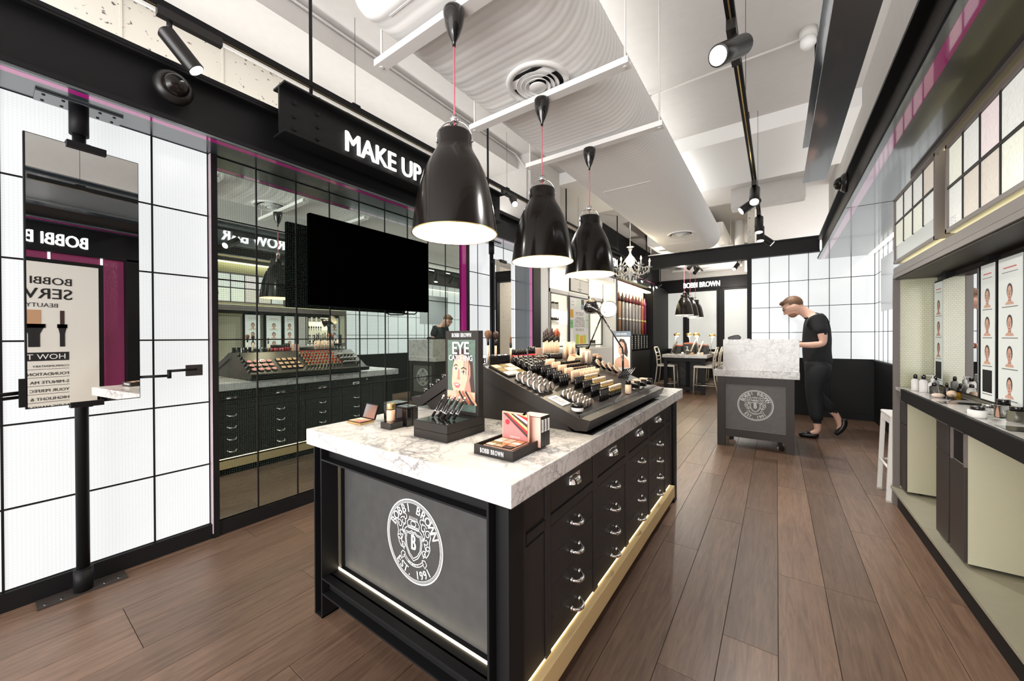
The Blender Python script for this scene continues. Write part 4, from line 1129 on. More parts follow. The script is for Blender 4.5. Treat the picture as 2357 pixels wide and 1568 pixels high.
for i in range(4):
    for j in range(5):
        place('stkD', 'lip_stick_tube', 'make-up stick', stick_parts(.062, 'black_gloss', r=.0085, cap='black_soft', caph=.004), -.868 + i * .046, 1.822 + j * .022, 'tall black tube in the stepped block nearest the display lip', 'black tubes near the display lip', tilt=False, ij=(i, j))
for i in range(4):
    for j in range(7):
        place('gold', 'lipstick', 'lipstick', stick_parts(.058, 'gold', r=.0085, base='black_gloss', bh=.022, cap='pale', caph=.012), -.876 + i * .047, 1.965 + j * .0258, 'gold lipstick with a black base in the golden block near the display lip', 'gold lipsticks on the slope', tilt=False, ij=(i, j))
for i in range(3):
    for j in range(8):
        place('capk', 'cream_jar', 'jar', [('jar', MB().lathe([(.014, 0), (.0145, .022)], n=12), 'nude', 0), ('lid', MB().lathe([(.0152, .022), (.0152, .036), (.0145, .038)], n=12), 'black_gloss', 0)], -1.085 + i * .047, 2.055 + j * .037, 'beige jar with a black lid in the three long rows at the middle of the slope', 'black lidded jars on the slope', tilt=False, ij=(i, j))
for i in range(2):
    for j in range(9):
        place('tubeB', 'foundation_tube', 'tube', [('tube', MB().rod((0, 0, .008), (0, 0, .050), .0085, 10), 'nude2', 0), ('cap', MB().rod((0, 0, 0), (0, 0, .010), .0095, 10), 'black_soft', 0)], -.955 + i * .027, 1.985 + j * .036, 'short beige tube in the double row above the golden lipsticks', 'beige tubes on the slope', tilt=False, ij=(i, j))
# clear card, jar, bottle
wc = thing('price_card', 'white printed card lying on the slope at the near edge of the display', 'card', (-.818, 1.54, sz(-.818)))
wc.rotation_euler = (0, SLR, 0)
local('card', MB().box(-.042, .042, -.040, .038, 0, .004), M['cardw'], wc)
for k in range(5): local('printed_line', MB().box(-.025 + .012 * k, -.021 + .012 * k, -.028, .022 - .006 * (k % 3), .004, .0043), M['blackink'] if k == 0 else M['unit'], wc)
jr = thing('face_cream_jar', 'clear glass jar with a black lid at the near corner of the display lip', 'jar', (-.724, 1.535, sz(-.724)))
local('jar', MB().lathe([(.024, 0), (.027, .004), (.027, .018)], n=22), M['cardw'], jr); local('lid', MB().lathe([(.0285, .018), (.0285, .032), (.027, .034)], n=22), M['black_gloss'], jr)
bt = thing('serum_bottle', 'beige bottle with a black cap at the display lip beyond the gold lipsticks', 'bottle', (-.712, 2.20, sz(-.712)))
local('bottle', MB().lathe([(.017, 0), (.018, .003), (.018, .050), (.015, .054)], n=18), M['nude2'], bt); local('cap', MB().lathe([(.016, .054), (.016, .076), (.015, .078)], n=18), M['black_gloss'], bt)
# large bronzers, fan of palettes, rounded powder boxes
for k in range(4):
    o = thing('bronzer_compact', 'dark round bronzer compact, %s of four leaning in a row near the portrait card' % ['first', 'second', 'third', 'last'][k], 'compact', (-1.02 + k * .034, 2.49 + k * .022, sz(-1.02 + k * .034)), 'bronzer compacts')
    Mx = Matrix.Translation((0, 0, .030)) @ Matrix.Rotation(radians(55), 4, 'Y')
    local('case', MB().lathe([(.030, -.010), (.031, 0), (.030, .008)], n=20).xf(Mx), M['black_gloss'], o); local('rim', MB().lathe([(.031, .008), (.031, .012), (.024, .012)], n=20, caps=False).xf(Mx), M['nude2'], o); local('powder', MB().lathe([(.024, .009), (.023, .0105)], n=18).xf(Mx), M['tan'], o)
for k in range(5):
    o = thing('mirror_palette', 'thin black mirrored palette, %s of the fan at the far end of the slope' % ['first', 'second', 'third', 'fourth', 'fifth'][k], 'make-up palette', (-.872 + k * .004, 2.50 + k * .038, sz(-.872)), 'fan of mirror palettes')
    mx = Matrix.Rotation(radians(38), 4, 'Y')
    local('case', MB().box(-.004, .004, -.015, .015, 0, .070).xf(mx), M['black_gloss'], o); local('mirror', MB().box(.004, .0046, -.012, .012, .010, .065).xf(mx), M['chrome'], o)
for k in range(3):
    o = thing('powder_box', 'rounded black powder box with a cream top, %s of three at the display lip' % ['first', 'middle', 'last'][k], 'compact', (-.745 + k * .012, 2.37 + k * .105, sz(-.745)), 'rounded powder boxes')
    mx = Matrix.Translation((0, 0, .022)) @ Matrix.Rotation(radians(90), 4, 'X')
    local('case', MB().lathe([(.022, -.026), (.023, -.02), (.023, .02), (.022, .026)], n=20).xf(Matrix.Translation((.02, 0, .023)) @ Matrix.Rotation(radians(90), 4, 'Y')), M['black_gloss'], o)
    local('cream_panel', MB().box(-.035, .020, -.020, .020, .030, .044), M['nude2'], o, .004)
# --- the ridge
zr = 1.1025
def brush(label, x, y, h, head, hm, r, group=None):
    t = thing('make_up_brush', label, 'brush', (x, y, zr), group)
    build('handle', MB().rod((x, y, zr), (x, y, zr + h * .55), .0062, 10), M['nude2'], t)
    build('ferrule', MB().rod((x, y, zr + h * .55), (x, y, zr + h * .74), .0062, 10, r1=.0085), M['black_soft'], t)
    build('bristles', MB().lathe([(.007, 0), (head * .8, h * .08), (head, h * .16), (head * .85, h * .23), (head * .35, h * .265), (.0001, h * .27)], x, y, zr + h * .73, 14), M[hm], t)
    return t
brush('big fluffy brown powder brush standing on the near end of the ridge', -1.285, 1.60, .185, .021, 'bristle', .006)
brush('big fluffy dark brush just behind the brown powder brush', -1.275, 1.655, .180, .017, 'hairprint', .006)
brush('slender brush with a pointed tip between the powder brushes and the lip glosses', -1.275, 1.80, .150, .007, 'bristle', .006)
for k, (xx, yy) in enumerate(((-1.315, 1.515), (-1.315, 1.575), (-1.30, 1.69), (-1.30, 1.75))):
    t = thing('acrylic_holder', 'small clear acrylic block, %s along the ridge beside the powder brushes' % ['first', 'second', 'third', 'fourth'][k], 'holder', (xx, yy, zr), 'acrylic blocks on the ridge')
    build('block', MB().box(xx - .018, xx + .018, yy - .022, yy + .022, zr, zr + .048), M['glass'], t, .002)
    build('insert', MB().box(xx - .008, xx + .008, yy - .012, yy + .012, zr + .003, zr + .030), M['chromewhite'], t)
gl = ['red', 'pinkp', 'coral', 'red', 'magenta', 'pinkp', 'coral', 'red', 'pinkp', 'magenta']
for k in range(10):
    xx = -1.290 + (k % 2) * .030; yy = 1.835 + (k // 2) * .026
    mm = gl[k]
    place('gloss_' + mm, 'lip_gloss', 'lip gloss', [('tube', MB().rod((0, 0, 0), (0, 0, .038), .0072, 8), mm, 0), ('cap', MB().rod((0, 0, .038), (0, 0, .072), .0075, 8), 'black_gloss' if k < 7 else mm, 0)], xx, yy,
          ORD[k] + ' lip gloss along the ridge cluster, ' + {'red': 'red', 'pinkp': 'dusty pink', 'coral': 'coral', 'magenta': 'magenta'}[mm] + ', behind the domed pots', mm + ' lip glosses on the ridge', z=zr, tilt=False)
for k in range(3):
    place('tallred', 'lip_colour', 'lip gloss', [('tube', MB().rod((0, 0, 0), (0, 0, .042), .010, 10), 'red', 0), ('cap', MB().rod((0, 0, .042), (0, 0, .086), .0105, 10), 'black_gloss', 0)], -1.255, 1.975 + .024 * k, 'tall red tube with a black cap beside the pink carton on the ridge', 'tall red tubes on the ridge', z=zr, tilt=False, ij=(None, k))
tag(build('pink_carton', MB().box(-1.30, -1.245, 2.05, 2.115, zr, zr + .075), M['rose'], None, .001), 'pale pink carton on the ridge beside the tall red tubes', 'carton')
for i in range(2):
    for j in range(3):
        o = thing('oval_compact', 'flat oval black compact behind the domed pots, ' + ORD[j] + ' in the ' + ['upper', 'lower'][i] + ' row', 'compact', (-1.195 + i * .06, 1.955 + j * .048, sz(-1.195 + i * .06)), 'oval black compacts on the slope')
        mx = Matrix.Translation((0, 0, .030)) @ Matrix.Rotation(radians(12), 4, 'Y')
        local('case', MB().lathe([(.022, -.004), (.024, 0), (.020, .006), (.0001, .007)], n=18).xf(mx @ Matrix.Diagonal((1.2, .9, 1, 1))), M['black_gloss'], o); local('rest', MB().box(-.012, .012, -.014, .014, 0, .024), M['nude'], o)
for i in range(3):
    for j in range(9):
        place('thin', 'mascara', 'mascara', stick_parts(.040, 'black_gloss', r=.0065), -1.268 + i * .034, 2.145 + j * .019, 'short black mascara in three dense rows on the ridge right of the pink carton', 'black mascaras on the ridge', z=zr if i < 2 else None, tilt=False, ij=(i, j))
bh = thing('brush_holder', 'long clear holder of slim brushes at the back of the ridge', 'holder', (-1.33, 2.39, zr))
build('tray', MB().box(-1.352, -1.308, 2.26, 2.52, zr, zr + .012), M['black_soft'], bh)
for k in range(10):
    brush('slim brush with a pale handle, ' + ORD[k] + ' in the upright row on the ridge', -1.33, 2.275 + k * .025, .175 + .012 * ((k * 7) % 3), .006 if k < 7 else .012, 'hairprint' if k < 7 else 'walnut', .005, 'slim brushes in the back row').location.z = zr + .012
for k in range(5):
    place('tallnude', 'foundation_tube', 'tube', [('tube', MB().rod((0, 0, 0), (0, 0, .105), .0135, 12), 'nude2', 0), ('cap', MB().rod((0, 0, .105), (0, 0, .112), .0125, 12), 'pale', 0)], -1.215 + (k % 2) * .03, 2.375 + k * .024, 'tall flesh coloured tube standing among the brushes at the top of the display', 'tall flesh tubes on the ridge', z=sz(-1.2), tilt=False, ij=(None, k))
for k in range(4):
    place('tallnude2', 'foundation_tube', 'tube', [('tube', MB().rod((0, 0, 0), (0, 0, .095), .012, 12), 'pale', 0), ('cap', MB().rod((0, 0, .095), (0, 0, .103), .0115, 12), 'nude', 0)], -1.115 + (k % 2) * .028, 2.43 + k * .022, 'tall pale tube in front of the tall flesh coloured ones', 'tall pale tubes on the slope', tilt=False, ij=(None, k))
gb = thing('gift_box', 'open beige gift box with a black lining near the tall tubes', 'box', (-1.13, 2.33, sz(-1.13)))
gb.rotation_euler = (0, SLR, 0)
local('box_walls', MB().box(-.03, .03, -.05, -.046, 0, .05).box(-.03, .03, .046, .05, 0, .05).box(-.03, -.026, -.05, .05, 0, .05).box(.026, .03, -.05, .05, 0, .05), M['nude2'], gb); local('contents', MB().box(-.02, .02, -.04, .04, .0, .035), M['tan'], gb)
for k in range(8):
    place('spray', 'spray_bottle', 'bottle', [('bottle', MB().lathe([(.013, 0), (.0135, .05), (.006, .058)], n=12), 'glass', 0), ('pump', MB().rod((0, 0, .058), (0, 0, .078), .008, 10), 'black_gloss', 0)], -1.30 + (k % 2) * .035, 2.545 + (k // 2) * .04, 'little clear bottle with a black pump at the far end of the ridge', 'clear pump bottles on the ridge', z=zr, tilt=False, ij=(None, k))
for k in range(10):
    place('tallblk', 'foundation_stick', 'make-up stick', stick_parts(.085, 'black_gloss', r=.009), -1.205 + (k % 2) * .03, 2.565 + (k // 2) * .026, 'tall black tube in the far cluster before the portrait card', 'tall black tubes by the portrait card', z=sz(-1.18), tilt=False, ij=(None, k))
for k in range(6):
    place('orangecap', 'concealer_stick', 'make-up stick', stick_parts(.060, 'black_soft', r=.009, cap='nude', caph=.022), -1.10 + (k % 2) * .03, 2.61 + (k // 2) * .03, 'stick with an orange beige cap just before the portrait card', 'orange capped sticks', tilt=False, ij=(None, k))
# second counter card
cc = thing('counter_card', 'dark display stand with a long haired portrait at the far end of the island', 'display stand', (-.93, 2.775, IZ))
build('card_base', MB().box(-1.02, -.85, 2.75, 2.86, IZ, IZ + .05), M['tester'], cc)
build('card_board', MB().box(-1.012, -.878, 2.76, 2.80, IZ + .05, 1.29), M['tester'], cc)
build('card_header', MB().box(-1.006, -.872, 2.752, 2.76, 1.252, 1.288), M['steelblue'], cc)
build('card_print', MB().box(-1.002, -.878, 2.757, 2.76, .985, 1.248), M['cardw'], cc)
portrait(2, (-.940, 2.7565, 1.02), FNY, .122, .225, cc)
text('BOBBI BROWN', .018, M['ink'], (-.940, 2.7515, 1.262), FNY, cc, bold=.02, xs=.55, depth=.0003, align='CENTER', spacing=1.2)
# --- back (left) slope, seen in the mirrored wall and over the near edge
for i in range(3):
    for j in range(4):
        place('blush', 'blusher', 'compact', [('case', MB().lathe([(.026, 0), (.027, .008), (.026, .010)], n=18), 'black_gloss', 0), ('powder', MB().lathe([(.022, .010), (.021, .012)], n=16), 'pinkp', 0)], -1.64 + i * .062, 1.53 + j * .060, 'round pink blusher in the grid on the wall side slope', 'pink blushers on the wall side', side='l', ij=(i, j))
for i in range(3):
    for j in range(4):
        place('pal4', 'shadow_quad', 'make-up palette', [('case', MB().box(-.024, .024, -.024, .024, 0, .010), 'black_gloss', .002), ('pan', MB().box(-.019, .019, -.019, .019, .010, .012), 'tan', 0)], -1.63 + i * .062, 1.80 + j * .056, 'square bronze shadow compact in the grid on the wall side slope', 'square compacts on the wall side', side='l', ij=(i, j))
for i in range(5):
    for j in range(11):
        place('lipL', 'lipstick', 'lipstick', stick_parts(.052, 'gold', r=.0085, base='black_gloss', bh=.018, cap='red', caph=.016), -1.645 + i * .050, 2.05 + j * .036, 'gold lipstick with a red tip in the dense block on the wall side slope', 'red tipped lipsticks on the wall side', side='l', tilt=False, ij=(i, j))
for i in range(3):
    for j in range(5):
        place('cmpL', 'powder_compact', 'compact', compact_parts('pale'), -1.62 + i * .07, 2.475 + j * .044, 'clear lidded powder compact in the far block on the wall side slope', 'powder compacts on the wall side', side='l', ij=(i, j))
for k in range(6):
    place('nearblk', 'foundation_stick', 'make-up stick', stick_parts(.030, 'black_gloss', r=.012), -1.66 + k * .05, 1.485, 'stubby black pot in the single file at the near edge of the wall side slope', 'stubby black pots on the wall side', side='l', tilt=False, ij=(None, k))

# twin-headed desk lamp at the far end of the ridge
tl = thing('desk_lamp', 'black twin-headed articulated lamp standing behind the tester display', 'lamp', (-1.035, 2.60, sz(-1.035)))
J = (-1.033, 2.60, 1.400)
build('joint', MB().ball(J, .016, 12, 8), M['black_gloss'], tl)
build('lower_arm', MB().rod(J, (-1.175, 2.63, 1.105), .0055, 8), M['black_gloss'], tl)
build('lower_arm', MB().rod(J, (-.90, 2.66, 1.16), .0055, 8).rod((-.90, 2.66, 1.16), (-.90, 2.665, .99), .007, 8), M['black_gloss'], tl)
def lamp_head(c, d, lit):
    d = Vector(d).normalized()
    mb = MB().lathe([(.014, -.075), (.018, -.060), (.020, -.030), (.042, -.012), (.054, .012), (.058, .034), (.057, .038)], n=24, caps=False)
    q = d.to_track_quat('Z', 'Y').to_matrix().to_4x4(); mx = Matrix.Translation(c) @ q
    build('lamp_shade', mb.xf(mx), M['black_gloss'], tl)
    build('shade_lining', MB().lathe([(.018, -.028), (.040, -.010), (.052, .012), (.056, .034)], n=24, caps=False).xf(mx), M['enamel_in'], tl)
    if lit: build('bulb', MB().ball(Vector(c) + d * .012, .024, 12, 8), M['lamp_on'], tl)
    build('wire_guard', MB().tube([(mx @ Vector((.062 * cos(a), .062 * sin(a), .036))) for a in [2 * pi * k / 20 for k in range(20)]], .0018, 6, closed=True), M['chrome'], tl)
lamp_head((-.985, 2.59, 1.455), (.45, -.72, -.35), True)
lamp_head((-1.10, 2.61, 1.462), (-.80, .25, .42), False)
build('neck', MB().rod(J, (-1.065, 2.605, 1.43), .010, 8).rod(J, (-1.008, 2.60, 1.43), .010, 8), M['black_gloss'], tl)
# ================================================================== STANDING MIRRORS, WALL SCREEN
def standing_mirror(y0, label, arms=True):
    t = thing('standing_mirror', label, 'mirror', (-2.80, y0, 0))
    build('base_plate', MB().box(-2.86, -2.762, y0 - .145, y0 + .150, 0, .008), M['unit_dk'], t)
    for dy in (-.12, -.07, .07, .12):
        build('screw', MB().rod((-2.785, y0 + dy, .008), (-2.785, y0 + dy, .010), .006, 8), M['chrome'], t)
    build('pole', MB().rod((-2.80, y0, .008), (-2.80, y0, 2.385), .0235, 20), M['steel_dark'], t)
    build('foot_sleeve', MB().rod((-2.80, y0, .008), (-2.80, y0, .115), .034, 20).rod((-2.80, y0, .115), (-2.80, y0, .120), .035, 20), M['steel_dark'], t)
    build('top_sleeve', MB().rod((-2.80, y0, 2.25), (-2.80, y0, 2.395), .034, 20), M['steel_dark'], t)
    tp = build('top_plate', MB().box(-2.885, -2.765, y0 - .135, y0 + .150, 2.391, 2.400), M['soffit'], t)
    for dx in (-2.86, -2.79):
        for dy in (-.11, -.05, .07, .12): build('screw', MB().rod((dx, y0 + dy, 2.388), (dx, y0 + dy, 2.392), .006, 8), M['steel_dark'], t)
    # glass, turned a little toward the room
    a = radians(4.3)
    g = bpy.data.objects.new('mirror_panel', None)
    R = Matrix.Rotation(a, 4, 'Z')
    cx, cy_, z0, z1, hw = -2.628, y0 + .003, .948, 2.140, .180
    def mbx(*b): return MB().box(*b).xf(Matrix.Translation((cx, cy_, 0)) @ R)
    build('mirror_backing', mbx(-.022, -.004, -hw, hw, z0, z1), M['steel_dark'], t)
    build('mirror_glass', mbx(-.004, .0, -hw + .005, hw - .003, z0 + .004, z1 - .004), M['mirror_clear'], t)
    build('clamp', mbx(-.03, .010, -.055, .05, z0 - .014, z0 + .010), M['steel_dark'], t)
    build('clamp', mbx(-.03, .012, -.06, .065, z1 - .016, z1 + .014), M['steel_dark'], t)
    build('bracket', MB().box(-2.81, -2.645, y0 - .02, y0 + .02, z0 - .02, z0 + .0).box(-2.81, -2.645, y0 - .02, y0 + .02, 2.135, 2.165), M['steel_dark'], t)
    if arms:
        build('side_arm', MB().rod((-2.66, y0 + .17, 1.052), (-2.60, y0 + .285, 1.054), .007, 8).rod((-2.60, y0 + .285, 1.04), (-2.60, y0 + .285, 1.085), .009, 8).rod((-2.60, y0 + .285, 1.078), (-2.60, y0 + .40, 1.080), .007, 8), M['steel_dark'], t)
        build('side_tray', MB().box(-2.606, -2.596, y0 + .352, y0 + .425, 1.045, 1.105), M['graphite'], t, .002)
        build('side_arm', MB().rod((-2.63, y0 - .16, 1.022), (-2.62, y0 - .36, 1.01), .008, 8).rod((-2.63, y0 - .16, 1.004), (-2.62, y0 - .36, .992), .007, 8), M['steel_dark'], t)
        build('arm_mount', MB().box(-2.632, -2.60, y0 - .195, y0 - .175, .96, 1.08), M['steel_dark'], t)
    bpy.data.objects.remove(g)
    return t
M['mirror_clear'] = mat('clear_mirror', (.80, .80, .79), .0, 1)
standing_mirror(.283, 'tall standing mirror on a black pole before the lit wall, reflecting a service poster')
standing_mirror(3.56, 'standing mirror on a black pole between the second pendant and the mirrored wall', arms=False)
tv = thing('wall_screen', 'large switched-off black screen mounted on the mirrored wall', 'screen', (-2.75, 1.905, 1.485))
build('panel', MB().box(-2.742, -2.70, 1.350, 2.462, 1.487, 2.140), M['screen'], tv, .006)
build('wall_mount', MB().box(-2.87, -2.742, 1.75, 2.05, 1.70, 1.95), M['steel_dark'], tv)
build('cable', MB().tube([(-2.76, 2.2, 1.49), (-2.79, 2.25, 1.465), (-2.80, 2.38, 1.47), (-2.82, 2.42, 1.49)], .006, 6), M['steel_dark'], tv)

# ================================================================== MAKE-UP UNIT ON THE RIGHT
UY0, UY1 = 1.86, 3.90
un = thing('make_up_unit', 'taupe wall unit with light boxes, mirrors and a long mirror counter', 'wall unit', (.95, 2.9, 0))
for k, (a, b) in enumerate(((UY0, 2.06), (2.062, 3.14), (3.142, UY1))):
    build('step_slab', MB().box(.690, 1.16, a, b, .118, .137), M['slab'], un, .001)
build('kick', MB().box(.716, 1.15, UY0 + .01, UY1 - .06, 0, .118), M['steel_dark'], un)
build('end_post', MB().box(.700, .735, 3.880, 3.902, 0, 1.66), M['unit'], un)
build('end_wall', MB().box(.735, .945, 3.885, 3.90, .137, 1.66), M['tiles'], un)
build('back_panel', MB().box(.945, .965, UY0, 3.90, .137, 2.40), M['sage'], un)
build('near_end_wall', MB().box(.70, .965, UY0 - .02, UY0, 0, 2.40), M['unit'], un)
build('shelf_band', MB().box(.700, .945, UY0, 3.902, 1.662, 1.690), M['unit'], un, .001)
build('shelf_band', MB().box(.704, .945, UY0, 3.902, 1.693, 1.742), M['unit'], un, .001)
build('shelf_soffit', MB().box(.712, .94, UY0, 3.88, 1.655, 1.662), M['unit_dk'], un); build('led_lip', MB().box(.920, .928, UY0, 3.88, 1.622, 1.655), M['unit_dk'], un)
build('led_strip', MB().box(.934, .944, UY0 + .02, 3.86, 1.640, 1.655), M['led_y'], un)
build('led_strip', MB().box(.735, .80, UY0 + .02, 3.86, 1.742, 1.746), M['led_y'], un)
build('led_strip', MB().box(.845, .935, UY0 + .02, 3.92, 2.385, 2.39), M['led_y'], un)
build('cornice', MB().box(.80, .965, UY0, 3.94, 2.392, 2.42), M['unit'], un)
# light boxes of textured glass
gm = ['tg1', 'tg4', 'tg3', 'tg3', 'tg1', 'tg3', 'tg2', 'tg1', 'tg4', 'tg3']
def light_box(y0, y1, z0, z1, nc, band=0, word=False):
    f = build('light_box', MB().box(.715, .80, y0, y1, z0, z1), M['unit'], un)
    for b in ((y0, y0 + .02, z0, z1), (y1 - .02, y1, z0, z1), (y0, y1, z0, z0 + .022), (y0, y1, z1 - .02, z1)):
        build('box_frame', MB().box(.698, .716, *b), M['unit'], f, .001)
    zb = z0 + .022 + band
    if band: build('reflection_band', MB().box(.708, .714, y0 + .02, y1 - .02, z0 + .022, zb), M['paleblue'], f)  # white reflection along the box foot, built as a pale glowing strip
    dy = (y1 - y0 - .04) / nc; dz = (z1 - .02 - zb) / 2
    for i in range(nc):
        for j in range(2):
            build('glass_pane', MB().box(.706, .714, y1 - .02 - (i + 1) * dy + .004, y1 - .02 - i * dy - .004, zb + j * dz + .004, zb + (j + 1) * dz - .004), M[gm[(i * 3 + j * 5 + nc) % 10]], f, .003)
    for i in range(1, nc): build('lead_bar', MB().box(.702, .710, y1 - .02 - i * dy - .005, y1 - .02 - i * dy + .005, zb, z1 - .02), M['steel'], f, .002)
    build('lead_bar', MB().box(.700, .712, y0 + .02, y1 - .02, zb + dz - .007, zb + dz + .007), M['steel'], f, .003)
    if word: text('EYE', .05, M['ink'], (.7055, y1 - .05, z0 + .035), FNX, f, bold=.03, xs=.9, depth=.0004)
light_box(2.99, 3.862, 1.768, 2.24, 4, .10)
light_box(1.90, 2.838, 1.764, 2.21, 5, 0, True)
build('latch', MB().rod((.752, 2.985, 1.98), (.752, 2.99, 1.98), .006, 8).box(.742, .775, 2.984, 2.99, 1.962, 1.966), M['steel_dark'], un)
# poster panels and mirrors on the back panel
def face_board(y0, y1, x0, n=4):
    b = build('poster_panel', MB().box(x0, .95, y0, y1, .905, 1.625), M['steel_dark'], un)
    build('poster_board', MB().box(x0 - .003, x0, y0 + .012, y1 - .012, .915, 1.612), M['paleblue'], b)
    w = y1 - y0; c = (y0 + y1) / 2
    build('heading_line', MB().box(x0 - .0036, x0 - .003, c - w * .25, c + w * .25, 1.560, 1.566), M['coral'], b); build('heading_line', MB().box(x0 - .0036, x0 - .003, c - w * .3, c + w * .3, 1.540, 1.543), M['unit'], b)
    for k in range(n):
        zc = 1.40 - k * .145
        if k == n - 1 and n == 4: build('dark_print', MB().box(x0 - .0036, x0 - .003, c - w * .30, c + w * .30, zc - .01, zc + .105), M['steel_dark'], b)
        else: portrait(1, (x0 - .0035, c, zc - .01), FNX, min(.11, w * .75), .105, b)
        build('text_line', MB().box(x0 - .0036, x0 - .003, c - w * .3, c + w * .3, zc - .022, zc - .018), M['unit'], b)
face_board(3.690, 3.875, .905)
face_board(2.900, 3.075, .885)
face_board(2.625, 2.865, .880, 5)
face_board(2.33, 2.56, .880, 5)
mr = build('mirror_frame', MB().box(.895, .95, 3.125, 3.672, .905, 1.625), M['steel_dark'], un)
build('mirror_glass', MB().box(.893, .895, 3.140, 3.660, .915, 1.612), M['mirror_clear'], mr)
for y in (3.60, 3.00, 2.45): build('hanger', MB().box(.88, .93, y - .03, y + .03, 1.62, 1.655), M['steel_dark'], un)
# counter
build('counter_edge', MB().box(.700, .712, UY0, 3.68, .800, .874), M['steel_dark'], un)
build('counter_top', MB().box(.712, .945, UY0, 3.88, .852, .874), M['marble'], un)
build('counter_rim', MB().box(.698, .716, UY0, 3.68, .872, .879), M['steel'], un)
for (a, b) in ((3.06, 3.14), (2.32, 2.44)): build('counter_inset', MB().box(.74, .94, a, b, .873, .876), M['black_gloss'], un)
build('cable_slot', MB().box(.80, .90, 3.28, 3.55, .874, .876), M['black_gloss'], un)
# pedestal cabinets under the counter
def pedestal(y0, y1, label, open_=False):
    t = thing('pedestal_cabinet', label, 'cabinet', (.84, (y0 + y1) / 2, .137), 'pedestals under the mirror counter')
    build('body', MB().box(.745, .94, y0, y1, .155, .795), M['sage'], t)
    if not open_:
        d = build('door', MB().box(.733, .745, y0, y1, .157, .62), M['unit_dk'], t, .001); build('drawer', MB().box(.733, .745, y0, y1, .623, .775), M['unit_dk'], t, .001)
        build('top_strip', MB().box(.728, .748, y0, y1, .778, .80), M['unit'], t)
    else:
        build('door', MB().box(.733, .745, y0, y1, .157, .615), M['unit_dk'], t, .001)
        build('niche', MB().box(.742, .746, y0 + .01, y1 - .01, .62, .775), M['steel_dark'], t)
        build('niche_frame', MB().box(.733, .745, y0, y0 + .012, .615, .78).box(.733, .745, y1 - .012, y1, .615, .78).box(.733, .745, y0, y1, .775, .80), M['unit'], t)
    build('foot', MB().rod((.82, y0 + .05, .137), (.82, y0 + .05, .155), .014, 10).rod((.82, y1 - .05, .137), (.82, y1 - .05, .155), .014, 10), M['steel_dark'], t)
    return t
pedestal(3.738, 3.868, 'pale sage pedestal cabinet at the far end of the mirror counter, beside the white stool')
pedestal(2.93, 3.108, 'dark fronted pedestal cabinet in the middle under the mirror counter')
pedestal(2.722, 2.90, 'pale sage pedestal cabinet, with an open niche, under the mirror counter', True)
# things on this counter
CZ = .8745
def pump_bottle(x, y, m, h, r, cap, label, name='bottle', group=None, pump=False):
    t = thing(name, label, 'bottle', (x, y, CZ), group)
    build('body', MB().lathe([(r * .96, 0), (r, .004), (r, h * .62), (r * .7, h * .70), (r * .42, h * .73)], x, y, CZ, 18), M[m], t)
    build('cap', MB().lathe([(r * .5, h * .72), (r * .5, h * .92), (r * .36, h * .98), (.0001, h)], x, y, CZ, 14), M[cap], t)
    if pump: build('nozzle', MB().rod((x, y, CZ + h * .98), (x, y, CZ + h * 1.14), .004, 8).box(x - .030, x + .006, y - .006, y + .006, CZ + h * 1.13, CZ + h * 1.17), M[cap], t)
pump_bottle(.768, 3.665, 'chromewhite', .112, .020, 'black_gloss', 'silver spray bottle with a black cap, first beside the post')
pump_bottle(.790, 3.590, 'chromewhite', .116, .021, 'black_gloss', 'silver spray bottle with a black cap, second from the post')
pump_bottle(.825, 3.560, 'white', .098, .021, 'white', 'white pump bottle in the group of bottles by the post', pump=True)
pump_bottle(.850, 3.625, 'chromewhite', .110, .018, 'black_gloss', 'slim silver bottle with a black cap behind the white pump bottle')
pump_bottle(.815, 3.495, 'glass', .075, .022, 'black_gloss', 'short clear bottle with a black cap before the white pump bottle')
pump_bottle(.865, 3.480, 'black_gloss', .078, .014, 'black_gloss', 'small black bottle between the short clear bottle and the brushes')
pump_bottle(.885, 3.420, 'amber', .040, .024, 'black_gloss', 'squat dark amber jar beside the beige brush')
br = thing('make_up_brush', 'big beige powder brush lying on the mirror counter', 'brush', (.84, 3.36, CZ))
build('bristles', MB().ball((.850, 3.335, CZ + .024), .028, 14, 8, sc=(.8, 1.1, .8)), M['nude2'], br); build('handle', MB().rod((.840, 3.30, CZ + .018), (.80, 3.20, CZ + .008), .009, 10, r1=.004), M['black_gloss'], br)
br = thing('make_up_brush', 'beige sponge puff lying beside the big powder brush', 'sponge', (.79, 3.32, CZ))
build('puff', MB().ball((.79, 3.32, CZ + .014), .024, 14, 8, sc=(1.2, .9, .55)), M['pale'], br)
jl = [('white squat jar with a black lid on the near part of the mirror counter', 'cardw', .745, 2.62, .050, .031), ('clear jar with a bright stopper behind the white squat jar', 'glass', .80, 2.70, .055, .026), ('tall clear jar with a black lid behind the white squat jar', 'glass', .835, 2.665, .085, .028), ('short clear jar with a black lid beside the tall one', 'glass', .845, 2.585, .066, .028)]
for lb, mm, x, y, h, r in jl:
    t = thing('cosmetic_jar', lb, 'jar', (x, y, CZ), 'jars on the mirror counter')
    build('jar', MB().lathe([(r * .9, 0), (r, .006), (r, h * .66), (r * .9, h * .70)], x, y, CZ, 12 if mm == 'cardw' else 18), M[mm], t)
    build('lid', MB().lathe([(r * .72, h * .70), (r * .72, h * .98), (r * .68, h)], x, y, CZ, 18), M['black_gloss' if 'stopper' not in lb else 'chrome'], t)
t = thing('cosmetic_box', 'yellow cream sponge pack between the clear jars', 'box', (.872, 2.64, CZ)); build('pack', MB().box(.855, .89, 2.62, 2.66, CZ, CZ + .055), M['sage'], t, .003)
# grey panel on the right-hand lit wall
gsn = tag(build('grey_board', MB().box(1.138, 1.158, 6.05, 6.97, 1.57, 2.27), M['grey_screen'], None, .003), 'blank grey panel mounted on the side lit wall by the far corner', 'panel')
